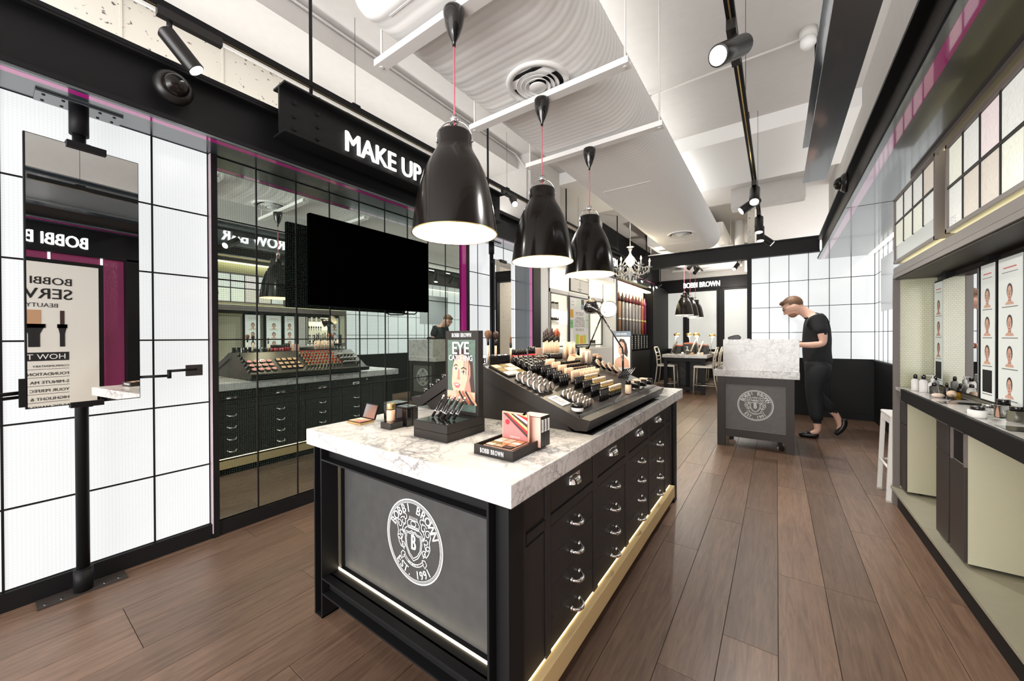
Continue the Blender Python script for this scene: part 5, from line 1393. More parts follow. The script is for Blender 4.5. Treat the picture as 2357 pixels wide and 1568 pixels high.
# white stool beside the post
stl = thing('bar_stool', 'white metal stool standing behind the post of the make-up unit', 'stool', (.85, 4.08, 0))
SX0, SX1, SY0, SY1 = .688, 1.0, 3.915, 4.235
build('seat', MB().box(SX0, SX1, SY0, SY1, .632, .652), M['chromewhite'], stl, .010)
build('seat_apron', MB().box(SX0 + .004, SX1 - .004, SY0 + .004, SY0 + .014, .585, .634).box(SX0 + .004, SX1 - .004, SY1 - .014, SY1 - .004, .585, .634).box(SX0 + .004, SX0 + .014, SY0 + .014, SY1 - .014, .585, .634).box(SX1 - .014, SX1 - .004, SY0 + .014, SY1 - .014, .585, .634), M['chromewhite'], stl)
for (x, y, dx, dy) in ((SX0 + .016, SY0 + .016, -.020, -.002), (SX0 + .016, SY1 - .016, -.020, .020), (SX1 - .016, SY0 + .016, .020, -.002), (SX1 - .016, SY1 - .016, .020, .020)):
    a = [(x - .013, y - .013, .62), (x + .013, y - .013, .62), (x + .013, y + .013, .62), (x - .013, y + .013, .62)]
    build('leg', MB().extr(a, (dx, dy, -.608)), M['chromewhite'], stl); build('foot_cap', MB().box(x + dx - .016, x + dx + .016, y + dy - .016, y + dy + .016, 0, .014), M['alu'], stl)
for (p, q) in (((SX0, SY0 + .015), (SX0, SY1)), ((SX1, SY0 + .015), (SX1, SY1)), ((SX0, SY0 + .016), (SX1, SY0 + .016)), ((SX0, SY1), (SX1, SY1))):
    build('footrest', MB().rod((p[0], p[1], .25), (q[0], q[1], .25), .009, 8), M['chromewhite'], stl)

# ================================================================== ENTRANCE SIDE (seen only in the standing mirror)
en = struct('trim_17', MB().box(.80, .92, -2.2, 1.80, 0, 2.42), M['plum'])
for k in range(10): build('hammered_pane', MB().box(.785, .80, -2.1 + .38 * k, -1.76 + .38 * k, .1, 2.2), M['purple_glass' if k % 4 != 2 else 'orange_glass'], en)
for k in range(9): build('light_tube', MB().rod((.782, -1.74 + .38 * k, .1), (.782, -1.74 + .38 * k, 2.2), .010, 8), M['letter'], en)
build('header', MB().box(.70, .80, -2.2, 1.80, 2.14, 2.42), M['steel_dark'], en); build('jamb', MB().box(.70, .80, 1.48, 1.80, 0, 2.16), M['steel_dark'], en)
text('BOBBI BROWN', .17, M['letter'], (.694, 1.18, 2.21), FNX, en, bold=.03, xs=.72, depth=.006)
ps = thing('service_poster', 'freestanding framed service poster, seen in the standing mirror', 'poster', (.70, .68, 0))
build('frame', MB().box(.70, .735, .02, 1.29, .10, 2.06), M['steel_dark'], ps); build('poster', MB().box(.694, .70, .06, 1.25, .14, 2.02), M['paper'], ps)
build('foot', MB().box(.62, .80, .1, .2, 0, .10).box(.62, .80, 1.1, 1.2, 0, .10), M['steel_dark'], ps)
def ptxt(s, size, y, z, b=.02, m='blackink', xs=1.0): text(s, size, M[m], (.692, y, z), FNX, ps, bold=b, xs=xs, depth=.0004)
ptxt('BOBBI BROWN', .105, 1.06, 1.80, .03); ptxt('SERVICES', .150, 1.06, 1.655, .03); ptxt('BEAUTY-YO', .058, .96, 1.57, .0)
build('ink_bar', MB().box(.6915, .693, .60, 1.03, 1.03, 1.115), M['blackink'], ps); ptxt('HOW TO', .075, 1.01, 1.045, .03, 'ink')
yy = .985
for s, sz_, b in (('COMPLIMENTARY', .030, 0), ('FOUNDATION FOR FL', .042, .02), ('5-MINUTE MA', .042, .02), ('YOUR PERFEC', .042, .02), ('HIGHLIGHT &', .042, .02), ('NUDE MAKEUP-YO', .042, .02), ('STANDOUT E', .042, .02), ('SERVICES REDEEMABLE', .028, 0), ('DO MY MAKEUP LI', .042, .02), ('PARTY READ', .042, .02)):
    ptxt(s, sz_, 1.03, yy - .02, b); build('small_print', MB().box(.6925, .693, .55, 1.03, yy - .042, yy - .037), M['unit'], ps); yy -= .083
for (yc, w1, w2, m1) in ((.985, .03, .035, 'hairprint'), (.80, .09, .075, 'tan'), (.60, .10, .06, 'pinkp')):
    build('printed_brush', MB().prism_x([(yc - w1 / 2, 1.40), (yc + w1 / 2, 1.40), (yc + w1 / 2, 1.54), (yc - w1 / 2, 1.54)], .6915, .693), M[m1], ps)
    build('printed_brush', MB().prism_x([(yc - w2, 1.36), (yc + w2, 1.36), (yc + w2, 1.40), (yc + w2 * .5, 1.30), (yc + w2 * .5, 1.17), (yc - w2 * .5, 1.17), (yc - w2 * .5, 1.30), (yc - w2, 1.40)], .6912, .6928), M['blackink'], ps)
# ================================================================== RECEPTION COUNTER
rc = thing('reception_counter', 'small wheeled reception counter of veined marble on a dark frame', 'counter', (-.2, 5.2, 0))
build('marble_slab', MB().box(-.593, .197, 4.895, 5.66, .790, .866), M['marble'], rc, .003)
build('marble_upstand', MB().box(-.50, .194, 4.915, 4.965, .866, 1.211), M['marble'], rc, .002)
build('marble_upstand', MB().box(-.50, -.45, 4.965, 5.40, .866, 1.211), M['marble'], rc, .002)
for (a, b) in ((-.558, -.480), (.082, .153)):
    for (c, d) in ((4.90, 4.975), (5.55, 5.62)):
        build('leg', MB().box(a, b, c, d, 0, .790), M['unit_dk'], rc, .001)
build('top_rail', MB().box(-.48, .082, 4.905, 4.95, .708, .790), M['unit_dk'], rc)
build('bottom_rail', MB().box(-.48, .082, 4.905, 4.96, .115, .195), M['unit_dk'], rc)
build('front_panel', MB().box(-.48, .082, 4.935, 4.95, .195, .708), M['panelgrey_lt'] if 'panelgrey_lt' in M else M['panelgrey'], rc)
build('panel_bead', MB().box(-.48, .082, 4.925, 4.936, .195, .207), M['unit'], rc)
build('side_panel', MB().box(.10, .115, 4.975, 5.55, .12, .79).box(-.54, -.525, 4.975, 5.55, .12, .79), M['unit_dk'], rc)
build('carcass', MB().box(-.525, .10, 5.0, 5.53, .20, .79), M['steel_dark'], rc)
crest(rc, (-.193, 4.9335, .482), .168, M['ink'])
for x in (-.42, .03):
    c = build('caster', MB().box(x - .02, x + .02, 4.95, 5.0, .07, .115), M['steel_dark'], rc)
    mb = MB().rod((x - .004, 4.968, .036), (x + .020, 4.968, .036), .036, 20); mb.xf(Matrix.Translation((x, 4.968, .036)) @ Matrix.Rotation(radians(-60), 4, 'Z') @ Matrix.Translation((-x, -4.968, -.036)))
    build('wheel', mb, M['chrome'], c)
ctm = thing('card_terminal', 'black wedge shaped payment terminal lying on the marble upstand of the reception counter', 'payment terminal', (-.40, 4.99, 1.211))
build('body', MB().prism_y([(-.452, 1.212), (-.335, 1.212), (-.325, 1.235), (-.35, 1.262), (-.37, 1.262), (-.455, 1.232)], 4.92, 5.0), M['black_soft'], ctm, .006)
build('keypad', MB().prism_y([(-.45, 1.2345), (-.385, 1.257), (-.386, 1.260), (-.451, 1.238)], 4.93, 4.99), M['graphite'], ctm)
tag(build('paper_sheet', MB().box(-.33, -.245, 4.92, 5.0, 1.2112, 1.2185), M['cardw']), 'white folded leaflet beside the payment terminal', 'leaflet')

# ================================================================== THE MAN AT THE RECEPTION
def skin_body(name, verts, edges, m, parent, root=0, sub=2, origin=(0, 0, 0)):
    me = bpy.data.meshes.new(name)
    me.from_pydata([tuple(Vector(v[:3])) for v in verts], edges, [])
    o = bpy.data.objects.new(name, me); COL.objects.link(o)
    o.modifiers.new('skin', 'SKIN')
    sv = me.skin_vertices[0].data
    for i, v in enumerate(verts):
        r = v[3]; sv[i].radius = (r, r) if not isinstance(r, tuple) else r
        sv[i].use_root = (i == root)
    s = o.modifiers.new('sub', 'SUBSURF'); s.levels = sub; s.render_levels = sub
    o.modifiers['skin'].use_smooth_shade = True
    dg = bpy.context.evaluated_depsgraph_get()
    me2 = bpy.data.meshes.new_from_object(o.evaluated_get(dg))
    bpy.data.objects.remove(o)
    me2.materials.clear(); me2.materials.append(m)
    for p in me2.polygons: p.use_smooth = True
    q = bpy.data.objects.new(name, me2); COL.objects.link(q); q.parent = parent
    q.location = -WL[parent.name] if parent.name in WL else (0, 0, 0)
    return q
man = thing('person', 'man in a black T-shirt, black trousers and loafers leaning over the reception counter, reading', 'person', (.38, 5.98, 0))
V = [  # x, y, z, r      (he faces -x)
 (.415, 5.98, .93, .115), (.405, 5.98, 1.08, .112), (.410, 5.98, 1.25, .125), (.405, 5.98, 1.40, .118), (.350, 5.98, 1.485, .076), (.300, 5.98, 1.535, .060),
 (.250, 5.98, 1.580, .064), (.185, 5.98, 1.628, .116), (.138, 5.98, 1.590, .098), (.138, 5.98, 1.530, .066),
 (.405, 5.835, 1.435, .070), (.445, 5.80, 1.29, .052), (.452, 5.785, 1.150, .044), (.34, 5.77, 1.135, .041), (.225, 5.76, 1.140, .031), (.165, 5.755, 1.145, .034),
 (.385, 6.125, 1.435, .070), (.39, 6.18, 1.29, .052), (.36, 6.19, 1.160, .044), (.25, 6.16, 1.140, .041), (.16, 6.12, 1.145, .031), (.10, 6.11, 1.148, .034),
 (.405, 5.895, .86, .088), (.375, 5.885, .52, .060), (.395, 5.875, .30, .052), (.408, 5.87, .09, .036), (.33, 5.865, .035, .034), (.26, 5.862, .028, .026),
 (.430, 6.065, .86, .088), (.395, 6.07, .50, .060), (.515, 6.08, .37, .054), (.605, 6.085, .265, .036), (.640, 6.08, .14, .032), (.600, 6.08, .035, .024)]
Ed = [(0, 1), (1, 2), (2, 3), (3, 4), (4, 5), (5, 6), (6, 7), (7, 8), (8, 9), (3, 10), (10, 11), (11, 12), (12, 13), (13, 14), (14, 15), (3, 16), (16, 17), (17, 18), (18, 19), (19, 20), (20, 21),
      (0, 22), (22, 23), (23, 24), (24, 25), (25, 26), (26, 27), (0, 28), (28, 29), (29, 30), (30, 31), (31, 32), (32, 33)]
bod = skin_body('body', V, Ed, M['skin'], man)
bod.data.materials.append(M['tee']); bod.data.materials.append(M['jeans'])
for p in bod.data.polygons:      # under the clothes the body carries their cloth, so that no hem gapes
    c = p.center
    if (c.z < .92 and c.x < .50 and c.z > .19) or (.30 < c.z < .92): p.material_index = 2
    elif .88 < c.z < 1.475 and ((c.x > .24 and abs(c.y - 5.98) < (.125 if c.z > 1.12 else .165)) or (c.x > .285 and c.z > 1.27)): p.material_index = 1
# T-shirt with short sleeves, trousers
VS = [(.425, 5.98, .84, .150), (.412, 5.98, .95, .158), (.402, 5.98, 1.08, .152), (.408, 5.98, 1.24, .162), (.402, 5.98, 1.39, .152), (.362, 5.98, 1.470, .098), (.328, 5.98, 1.505, .076),
      (.405, 5.835, 1.435, .092), (.432, 5.810, 1.335, .078), (.442, 5.800, 1.270, .074), (.385, 6.125, 1.435, .092), (.389, 6.165, 1.335, .078), (.390, 6.177, 1.270, .074)]
skin_body('t_shirt', VS, [(0, 1), (1, 2), (2, 3), (3, 4), (4, 5), (5, 6), (4, 7), (7, 8), (8, 9), (4, 10), (10, 11), (11, 12)], M['tee'], man)
VT = [(.418, 5.98, 1.00, .132), (.425, 5.98, .92, .148), (.405, 5.90, .80, .132), (.380, 5.888, .66, .108), (.372, 5.885, .52, .088), (.392, 5.875, .32, .078), (.402, 5.872, .185, .068),
      (.432, 6.06, .80, .132), (.405, 6.068, .64, .106), (.394, 6.07, .50, .088), (.510, 6.08, .38, .076), (.575, 6.085, .305, .062)]
skin_body('trousers', VT, [(0, 1), (1, 2), (2, 3), (3, 4), (4, 5), (5, 6), (1, 7), (7, 8), (8, 9), (9, 10), (10, 11)], M['jeans'], man)
skin_body('loafer', [(.425, 5.87, .040, .040), (.36, 5.867, .036, .042), (.28, 5.864, .032, .040), (.215, 5.862, .026, .026)], [(0, 1), (1, 2), (2, 3)], M['leather'], man)
skin_body('loafer', [(.668, 6.085, .235, .036), (.668, 6.083, .150, .042), (.630, 6.08, .085, .040), (.585, 6.08, .026, .026)], [(0, 1), (1, 2), (2, 3)], M['leather'], man)
build('shoe_tassel', MB().box(.30, .335, 5.835, 5.90, .066, .078), M['leather'], man, .003)
# hands: palm, four fingers, thumb
for (cx, cy_, cz, s) in ((.155, 5.755, 1.145, 1), (.09, 6.11, 1.148, -1)):
    HV = [(cx + .035, cy_, cz, .026), (cx - .035, cy_, cz - .004, .024)]; HE = [(0, 1)]
    for k, (dy, ln) in enumerate(((-.026, .062), (-.009, .074), (.009, .070), (.026, .054))):
        b = len(HV)
        HV += [(cx - .045, cy_ + dy, cz - .004, .0095), (cx - .045 - ln * .55, cy_ + dy * 1.1, cz - .010, .0088), (cx - .045 - ln, cy_ + dy * 1.15, cz - .028, .0075)]
        HE += [(1, b), (b, b + 1), (b + 1, b + 2)]
    b = len(HV); HV += [(cx + .005, cy_ + s * .034, cz - .008, .011), (cx - .030, cy_ + s * .056, cz - .018, .009), (cx - .052, cy_ + s * .060, cz - .026, .0078)]; HE += [(0, b), (b, b + 1), (b + 1, b + 2)]
    skin_body('hand', HV, HE, M['skin'], man)
# head details, tilted forward with the gaze on the counter
Hm = Matrix.Translation((.165, 5.98, 1.612)) @ Matrix.Rotation(radians(-34), 4, 'Y')     # local -x is the face direction
def hd(name, mb, m): return build(name, mb.xf(Hm), M[m], man)
hair = MB().ball((.020, 0, .034), .104, 24, 16, sc=(1.10, .88, 1.0))
def fc(f): return [sum(hair.v[i][q] for i in f) / len(f) for q in range(3)]
hair.f = [f for f in hair.f if (fc(f)[2] > .072 if fc(f)[0] < -.02 else fc(f)[2] > .040 - (fc(f)[0] + .02) * .75)]
hair.m = [0] * len(hair.f); hair.sm = [True] * len(hair.f)
hd('hair', hair, 'hair')
hd('fringe', MB().ball((-.052, 0, .104), .036, 16, 10, sc=(1.1, 1.5, .70)), 'hair')
hd('face', MB().ball((-.004, 0, .0), .100, 26, 18, sc=(.98, .78, 1.18)), 'skin')
hd('nose', MB().rod((-.090, 0, .018), (-.112, 0, -.022), .008, 8, r1=.013).ball((-.110, 0, -.024), .0135, 8, 6), 'skin')
for s in (-1, 1):
    hd('ear', MB().ball((.018, s * .083, .0), .030, 12, 8, sc=(.62, .32, 1.0)), 'skin')
    hd('eye', MB().ball((-.088, s * .032, .018), .009, 10, 6), 'hairprint'); hd('eyebrow', MB().rod((-.092, s * .018, .040), (-.078, s * .056, .040), .005, 6), 'hair')
    hd('spectacles', MB().tube([(-.102 + .0, s * .034 + .022 * cos(a), .016 + .018 * sin(a)) for a in [2 * pi * k / 14 for k in range(14)]], .0022, 6, closed=True).rod((-.100, s * .056, .020), (.015, s * .084, .016), .0024, 6), 'black_soft')
hd('spectacles', MB().rod((-.103, -.013, .020), (-.103, .013, .020), .0022, 6), 'black_soft')
hd('mouth', MB().ball((-.090, 0, -.058), .018, 10, 6, sc=(.4, 1.1, .3)), 'lipprint')
hd('beard', MB().ball((-.042, 0, -.078), .062, 18, 12, sc=(.80, .98, .66)), 'beard')
# ================================================================== SKINCARE NICHE
nb = thing('skincare_niche', 'white built-in niche with glowing cream shelves of skincare and a POTENT poster', 'display niche', (-2.78, 5.9, 0))
bx = -2.888
build('front_pilaster', MB().box(-2.90, -2.63, 4.40, 4.62, 0, 2.41), M['white'], nb)
build('front_pilaster', MB().box(-2.95, -2.645, 7.34, 7.42, 0, 2.41), M['white'], nb)
build('jamb', MB().box(-3.05, -2.65, 4.62, 4.655, 0, 2.41), M['white'], nb); build('back_lining', MB().box(-3.0, bx, 4.655, 5.12, 0, 2.41), M['white'], nb)
build('niche_head', MB().box(-3.05, -2.66, 4.655, 7.34, 2.33, 2.41), M['white'], nb)
build('head_moulding', MB().prism_y([(-2.70, 2.36), (-2.66, 2.33), (-2.88, 2.31), (-2.88, 2.36)], 5.10, 7.34), M['white'], nb)
build('niche_base', MB().box(-3.05, -2.66, 4.655, 7.34, 0, 1.04), M['white'], nb)
build('transom', MB().box(-2.93, bx, 5.10, 7.34, 1.955, 2.015), M['white'], nb)
for (a, b) in ((5.10, 5.155), (5.785, 5.80), (6.605, 6.66), (7.30, 7.345)): build('mullion', MB().box(-2.93, bx, a, b, 1.04, 2.34), M['white'], nb)
for y in (5.14, 5.79, 6.63, 7.315): build('niche_cheek', MB().box(-3.14, -2.93, y - .006, y + .006, 1.04, 2.33), M['cubby'], nb)
build('back_board', MB().box(-3.16, -3.14, 5.05, 7.40, 1.0, 2.4), M['cubby'], nb)
for z in (1.20, 1.45, 1.70, 2.02): build('shelf', MB().box(-3.14, -2.93, 5.15, 7.32, z - .012, z), M['cubby'], nb)
for (a, b) in ((5.155, 5.785), (6.66, 7.30)):
    for (p, q, z0, z1) in ((a, a + .02, 1.08, 1.955), (b - .02, b, 1.08, 1.955), (a, b, 1.08, 1.10), (a, b, 1.935, 1.955)):
        build('shelf_frame', MB().box(-2.90, -2.882, p, q, z0, z1), M['unit_dk'], nb)
for (z0, z1) in ((1.10, 1.13),): build('light_strip', MB().box(-3.10, -3.06, 5.2, 7.3, 2.318, 2.325), M['led'], nb)
point('niche_light', (-3.0, 5.5, 2.2), 2.5, .02, (1, .95, .85)); point('niche_light', (-3.0, 7.0, 2.2), 2.5, .02, (1, .95, .85)); point('niche_light', (-2.98, 5.5, 1.6), 2.0, .02, (1, .95, .85))
scn = build('crest_board', MB().box(-2.90, -2.878, 5.83, 6.60, 2.03, 2.27), M['steel_dark'], nb); build('board_face', MB().box(-2.8785, -2.875, 5.85, 6.58, 2.045, 2.26), M['cardw'], scn)
ob = MB(); ring(ob, 0, 0, .035, .055, .004, n=24); stroke(ob, [(-.02, .05), (0, .075), (.02, .05)], .005); stroke(ob, [(-.012, -.02), (0, -.03), (.012, -.02), (.012, .02), (-.012, .02)], .004, closed=True)
link('crest_print', to_mesh('crest_print', ob, M['blackink']), scn, (-2.8745, 6.215, 2.175), FX)
text('Bobbi Brown', .030, M['blackink'], (-2.8745, 6.215, 2.088), FX, scn, bold=.01, depth=.0003, align='CENTER'); text('Skincare', .030, M['blackink'], (-2.8745, 6.215, 2.056), FX, scn, bold=.01, depth=.0003, align='CENTER')
pp = build('poster_frame', MB().box(-2.90, -2.880, 5.80, 6.61, 1.085, 1.955), M['steel_dark'], nb); build('poster_ground', MB().box(-2.8805, -2.877, 5.825, 6.585, 1.11, 1.93), M['cardw'], pp)
blk = [(5.83, 6.06, 1.74, 1.92, 'chromewhite'), (6.08, 6.24, 1.76, 1.92, 'green_pale'), (6.26, 6.40, 1.74, 1.92, 'steelblue'), (6.43, 6.58, 1.70, 1.92, 'amber'), (5.83, 5.95, 1.58, 1.72, 'amber'), (5.83, 5.94, 1.40, 1.54, 'green'), (6.47, 6.58, 1.40, 1.66, 'green_pale'), (5.83, 5.94, 1.12, 1.38, 'paleblue'),
       (6.05, 6.17, 1.12, 1.33, 'lime'), (6.21, 6.36, 1.12, 1.27, 'amber'), (6.37, 6.48, 1.12, 1.28, 'lime')]
M['green_pale'] = mat('pale_green_print', (.62, .80, .66), .4)
for a, b, z0, z1, mm in blk: build('printed_bottle', MB().box(-2.8772, -2.8765, a, b, z0, z1), M[mm], pp)
for a, b, z0, z1 in ((5.88, 5.97, 1.855, 1.862), (5.88, 5.97, 1.80, 1.807), (6.28, 6.38, 1.83, 1.92), (5.84, 5.92, 1.48, 1.487), (6.48, 6.57, 1.55, 1.557)): build('printed_label', MB().box(-2.8766, -2.8762, a, b, z0, z1), M['blackink'], pp)
build('poster_card', MB().box(-2.8765, -2.8755, 5.955, 6.455, 1.29, 1.72), M['ink'], pp)
for k, s in enumerate(('POTENT', 'SUPERBLENDS', 'TARGETED', 'SOLUTIONS', 'REAL RESULTS')):
    text(s, .088 if k != 1 and k != 4 else .060, M['unit'], (-2.875, 6.205, 1.625 - k * .068), FX, pp, bold=0, xs=1.0 if k in (0, 2) else .9, depth=.0003, align='CENTER')
# shelf goods
def shelf_row(z, y0, dy, n, h, r, body, cap, ch, label, group, name='skincare_jar', cat='jar'):
    key = name + body + cap + str(h)
    for k in range(n):
        place(key, name, cat, [('body', MB().lathe([(r, 0), (r, h - ch)], n=12), body, 0), ('cap', MB().lathe([(r * .92, h - ch), (r * .92, h)], n=12), cap, 0)], -2.98, y0 + k * dy, label + ', ' + ORD[k] + ' from the near side', group, z=z, tilt=False)
shelf_row(1.70, 5.25, .13, 3, .12, .045, 'cardw', 'black_gloss', .03, 'squat white black-lidded jar on the top shelf of the niche', 'jars on the top niche shelf')
shelf_row(1.45, 5.24, .065, 6, .12, .022, 'chromewhite', 'black_gloss', .05, 'little dropper bottle on the second shelf of the niche', 'droppers on the second niche shelf', 'dropper_bottle', 'bottle')
shelf_row(1.20, 5.25, .12, 3, .13, .040, 'cardw', 'unit', .03, 'white grey-lidded jar on the third shelf of the niche', 'jars on the third niche shelf')
shelf_row(1.045, 5.26, .10, 4, .135, .028, 'cardw', 'black_gloss', .06, 'tall white bottle on the lowest shelf of the niche', 'bottles on the lowest niche shelf', 'lotion_bottle', 'bottle')
shelf_row(1.70, 6.80, .16, 3, .11, .045, 'chromewhite', 'black_gloss', .03, 'silver jar on the upper shelf beyond the POTENT poster', 'jars right of the poster')
shelf_row(1.045, 6.80, .10, 4, .135, .028, 'chromewhite', 'black_gloss', .06, 'tall silver bottle on the low shelf beyond the POTENT poster', 'bottles right of the poster', 'lotion_bottle', 'bottle')

# ================================================================== LIP DISPLAY
lp = thing('lip_display', 'wall display of giant lip pencils with a lit top behind the chandelier', 'wall display', (-2.8, 8.9, 0))
build('back_board', MB().box(-2.90, -2.86, 7.56, 10.12, .92, 2.60), M['plum'], lp); build('grey_board', MB().box(-2.86, -2.85, 7.60, 10.05, .93, 2.16), M['panelgrey'], lp)
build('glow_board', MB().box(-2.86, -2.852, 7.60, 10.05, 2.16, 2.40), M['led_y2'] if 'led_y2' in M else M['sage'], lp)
build('light_bar', MB().box(-2.80, -2.68, 7.58, 10.12, 2.375, 2.41), M['led_y'], lp)
build('base_cabinet', MB().box(-2.90, -2.68, 7.56, 10.12, 0, .90), M['steel_dark'], lp)
build('head_panel', MB().box(-2.90, -2.66, 7.56, 10.12, 2.50, 2.95), M['steel_dark'], lp)
build('near_jamb', MB().box(-2.90, -2.67, 7.50, 7.60, 0, 2.6), M['steel_dark'], lp)
pc = ['pencil_grey', 'tan', 'pencil_grey', 'pencil_grey', 'pencil_grey', 'pencil_grey', 'pencil_grey', 'pencil_grey', 'walnut', 'plum']
tc_ = ['maroon', 'maroon', 'hairprint', 'maroon', 'maroon', 'maroon', 'maroon', 'maroon', 'walnut', 'magenta']
for k in range(10):
    y = 7.78 + k * .245
    pr = build('giant_pencil', MB().rod((-2.80, y, 1.30), (-2.80, y, 2.02), .040, 14), M[pc[k]], lp)
    build('pencil_tip', MB().rod((-2.80, y, 2.02), (-2.80, y, 2.10), .040, 14).rod((-2.80, y, 2.10), (-2.80, y, 2.24), .040, 14, r1=.004), M[tc_[k]], pr)
    build('pencil_collar', MB().rod((-2.80, y, 1.60), (-2.80, y, 1.66), .042, 14), M['gold' if k > 7 else 'alu'], pr)
    rk = build('slotted_rack', MB().box(-2.84, -2.74, y - .08, y + .08, .93, 1.30), M['steel_dark'] if k % 3 else M['black_soft'], lp)
    for q in range(7): build('slot_dot', MB().box(-2.7405, -2.7385, y - .018, y + .018, .965 + q * .045, .982 + q * .045), M['ink'], rk)
tr18 = struct('trim_18', MB().box(-2.92, -2.62, 10.12, 10.22, 0, 2.6).box(-2.92, -2.66, 10.29, 12.0, 0, 2.62).box(-3.3, -2.92, 7.4, 12.0, 0, 3.6), M['steel_dark'])
build('magenta_strip', MB().box(-2.70, -2.64, 10.22, 10.29, .45, 2.6), M['magenta'], tr18)
build('magenta_strip', MB().box(-2.64, -2.60, 7.56, 10.2, 2.61, 2.625), M['magenta'], tr18)

# ================================================================== FAR ROOM: TABLE, CHAIRS, LAMPS, DUCT
tb = thing('far_table', 'marble topped high table in the far room with a crest panel beneath', 'table', (-1.64, 9.6, 0))
build('marble_top', MB().box(-2.087, -1.193, 8.80, 10.9, .778, .846), M['marble'], tb, .003)
for (a, b) in ((-2.06, -1.98), (-1.312, -1.235)):
    for (c, d) in ((8.83, 8.90), (10.78, 10.85)): build('leg', MB().box(a, b, c, d, 0, .778), M['steel'], tb)
build('top_rail', MB().box(-1.98, -1.312, 8.84, 8.89, .70, .778), M['steel'], tb); build('bottom_rail', MB().box(-1.98, -1.312, 8.84, 8.89, .08, .15), M['steel'], tb)
build('centre_post', MB().box(-1.68, -1.61, 9.25, 9.33, 0, .778), M['steel_dark'], tb)
build('crest_panel', MB().box(-2.0, -1.68, 9.30, 9.315, .10, .72).box(-1.61, -1.30, 9.30, 9.315, .10, .72), M['panelgrey'], tb)
crest(tb, (-1.835, 9.298, .42), .13, M['panelgrey_lt']); crest(tb, (-1.44, 9.298, .42), .13, M['panelgrey_lt'])
def high_chair(x, y, face, label):
    t = thing('high_chair', label, 'chair', (x, y, 0), 'metal high chairs at the far table')
    s = face    # the sitter looks along s * x
    def P(a, b, c): return (x + s * a, y + b, c)
    build('seat', MB().box(min(x - s * .17, x + s * .18), max(x - s * .17, x + s * .18), y - .18, y + .18, .600, .622), M['alu'], t, .008)
    build('seat_rim', MB().box(min(x - s * .17, x + s * .18), max(x - s * .17, x + s * .18), y - .18, y - .165, .575, .602).box(min(x - s * .17, x + s * .18), max(x - s * .17, x + s * .18), y + .165, y + .18, .575, .602), M['alu'], t)
    for b in (-.165, .165):
        build('leg', MB().rod(P(.165, b, .60), P(.19, b * 1.08, 0), .014, 10), M['alu'], t)
        build('back_leg', MB().tube([P(-.29, b * 1.12, 0), P(-.22, b * 1.05, .28), P(-.185, b, .60), P(-.20, b, .80), P(-.25, b * .97, .985)], .014, 10), M['alu'], t)
    for z, dx in ((.72, -.192), (.80, -.20), (.88, -.222)): build('back_slat', MB().rod(P(dx, -.16, z), P(dx, .16, z), .011, 8), M['alu'], t)
    build('top_rail', MB().tube([P(-.25, -.16, .97), P(-.255, -.13, 1.0), P(-.255, .13, 1.0), P(-.25, .16, .97)], .016, 8), M['alu'], t)
    build('foot_ring', MB().rod(P(.182, -.175, .20), P(.182, .175, .20), .009, 8).rod(P(.182, -.172, .20), P(-.24, -.172, .20), .009, 8).rod(P(.182, .172, .20), P(-.24, .172, .20), .009, 8), M['alu'], t)
    return t
high_chair(-2.02, 9.02, 1, 'metal high chair on the lip display side of the far table')
high_chair(-1.27, 9.00, -1, 'first of three metal high chairs on the window side of the far table')
high_chair(-1.24, 9.62, -1, 'middle of three metal high chairs on the window side of the far table')
high_chair(-1.20, 10.22, -1, 'last of three metal high chairs, half behind the reception counter')
TZ = .8465
def far_box(x0, x1, y0, y1, h, label):
    t = thing('tester_box', label, 'box', ((x0 + x1) / 2, (y0 + y1) / 2, TZ), 'black tester boxes on the far table')
    build('body', MB().box(x0, x1, y0, y1, TZ, TZ + h), M['black_soft'], t, .004)
    for k in range(5):
        build('tester_row', MB().box(x0 + .01, x1 - .01, y0 + .01 + k * (y1 - y0 - .02) / 5, y0 + .004 + (k + .8) * (y1 - y0 - .02) / 5, TZ + h, TZ + h + .03), M[['walnut', 'nude', 'tan', 'coral', 'black_gloss'][k]], t)
far_box(-1.97, -1.80, 9.35, 9.75, .17, 'black tester box at the wall end of the far table'); far_box(-1.76, -1.52, 9.40, 9.80, .22, 'tall black tester box of orange sticks at the middle of the far table'); far_box(-1.47, -1.27, 9.35, 9.75, .18, 'black tester box at the window end of the far table')
sb = thing('sanitiser_bottle', 'clear pump bottle on the near edge of the far table', 'bottle', (-1.60, 8.98, TZ)); build('body', MB().lathe([(.035, 0), (.036, .09), (.014, .115)], -1.60, 8.98, TZ, 14), M['glass'], sb); build('pump', MB().rod((-1.60, 8.98, TZ + .11), (-1.60, 8.98, TZ + .17), .010, 8).box(-1.63, -1.59, 8.97, 8.99, TZ + .165, TZ + .178), M['white'], sb)
tag(build('white_puff', MB().ball((-1.69, 8.93, TZ + .028), .03, 14, 8, sc=(1, 1, .9)), M['white']), 'round white puff lying at the near edge of the far table', 'sponge')
for k, (x, y, m_) in enumerate(((-1.38, 9.0, 'cardw'), (-1.33, 9.1, 'pale'), (-1.50, 8.95, 'tan'), (-1.83, 9.0, 'black_gloss'))):
    tag(build('far_pot', MB().lathe([(.03, 0), (.032, .03), (.028, .045)], x, y, TZ, 14), M[m_]), ['white', 'pale', 'tan', 'black'][k] + ' little pot on the near edge of the far table', 'pot')
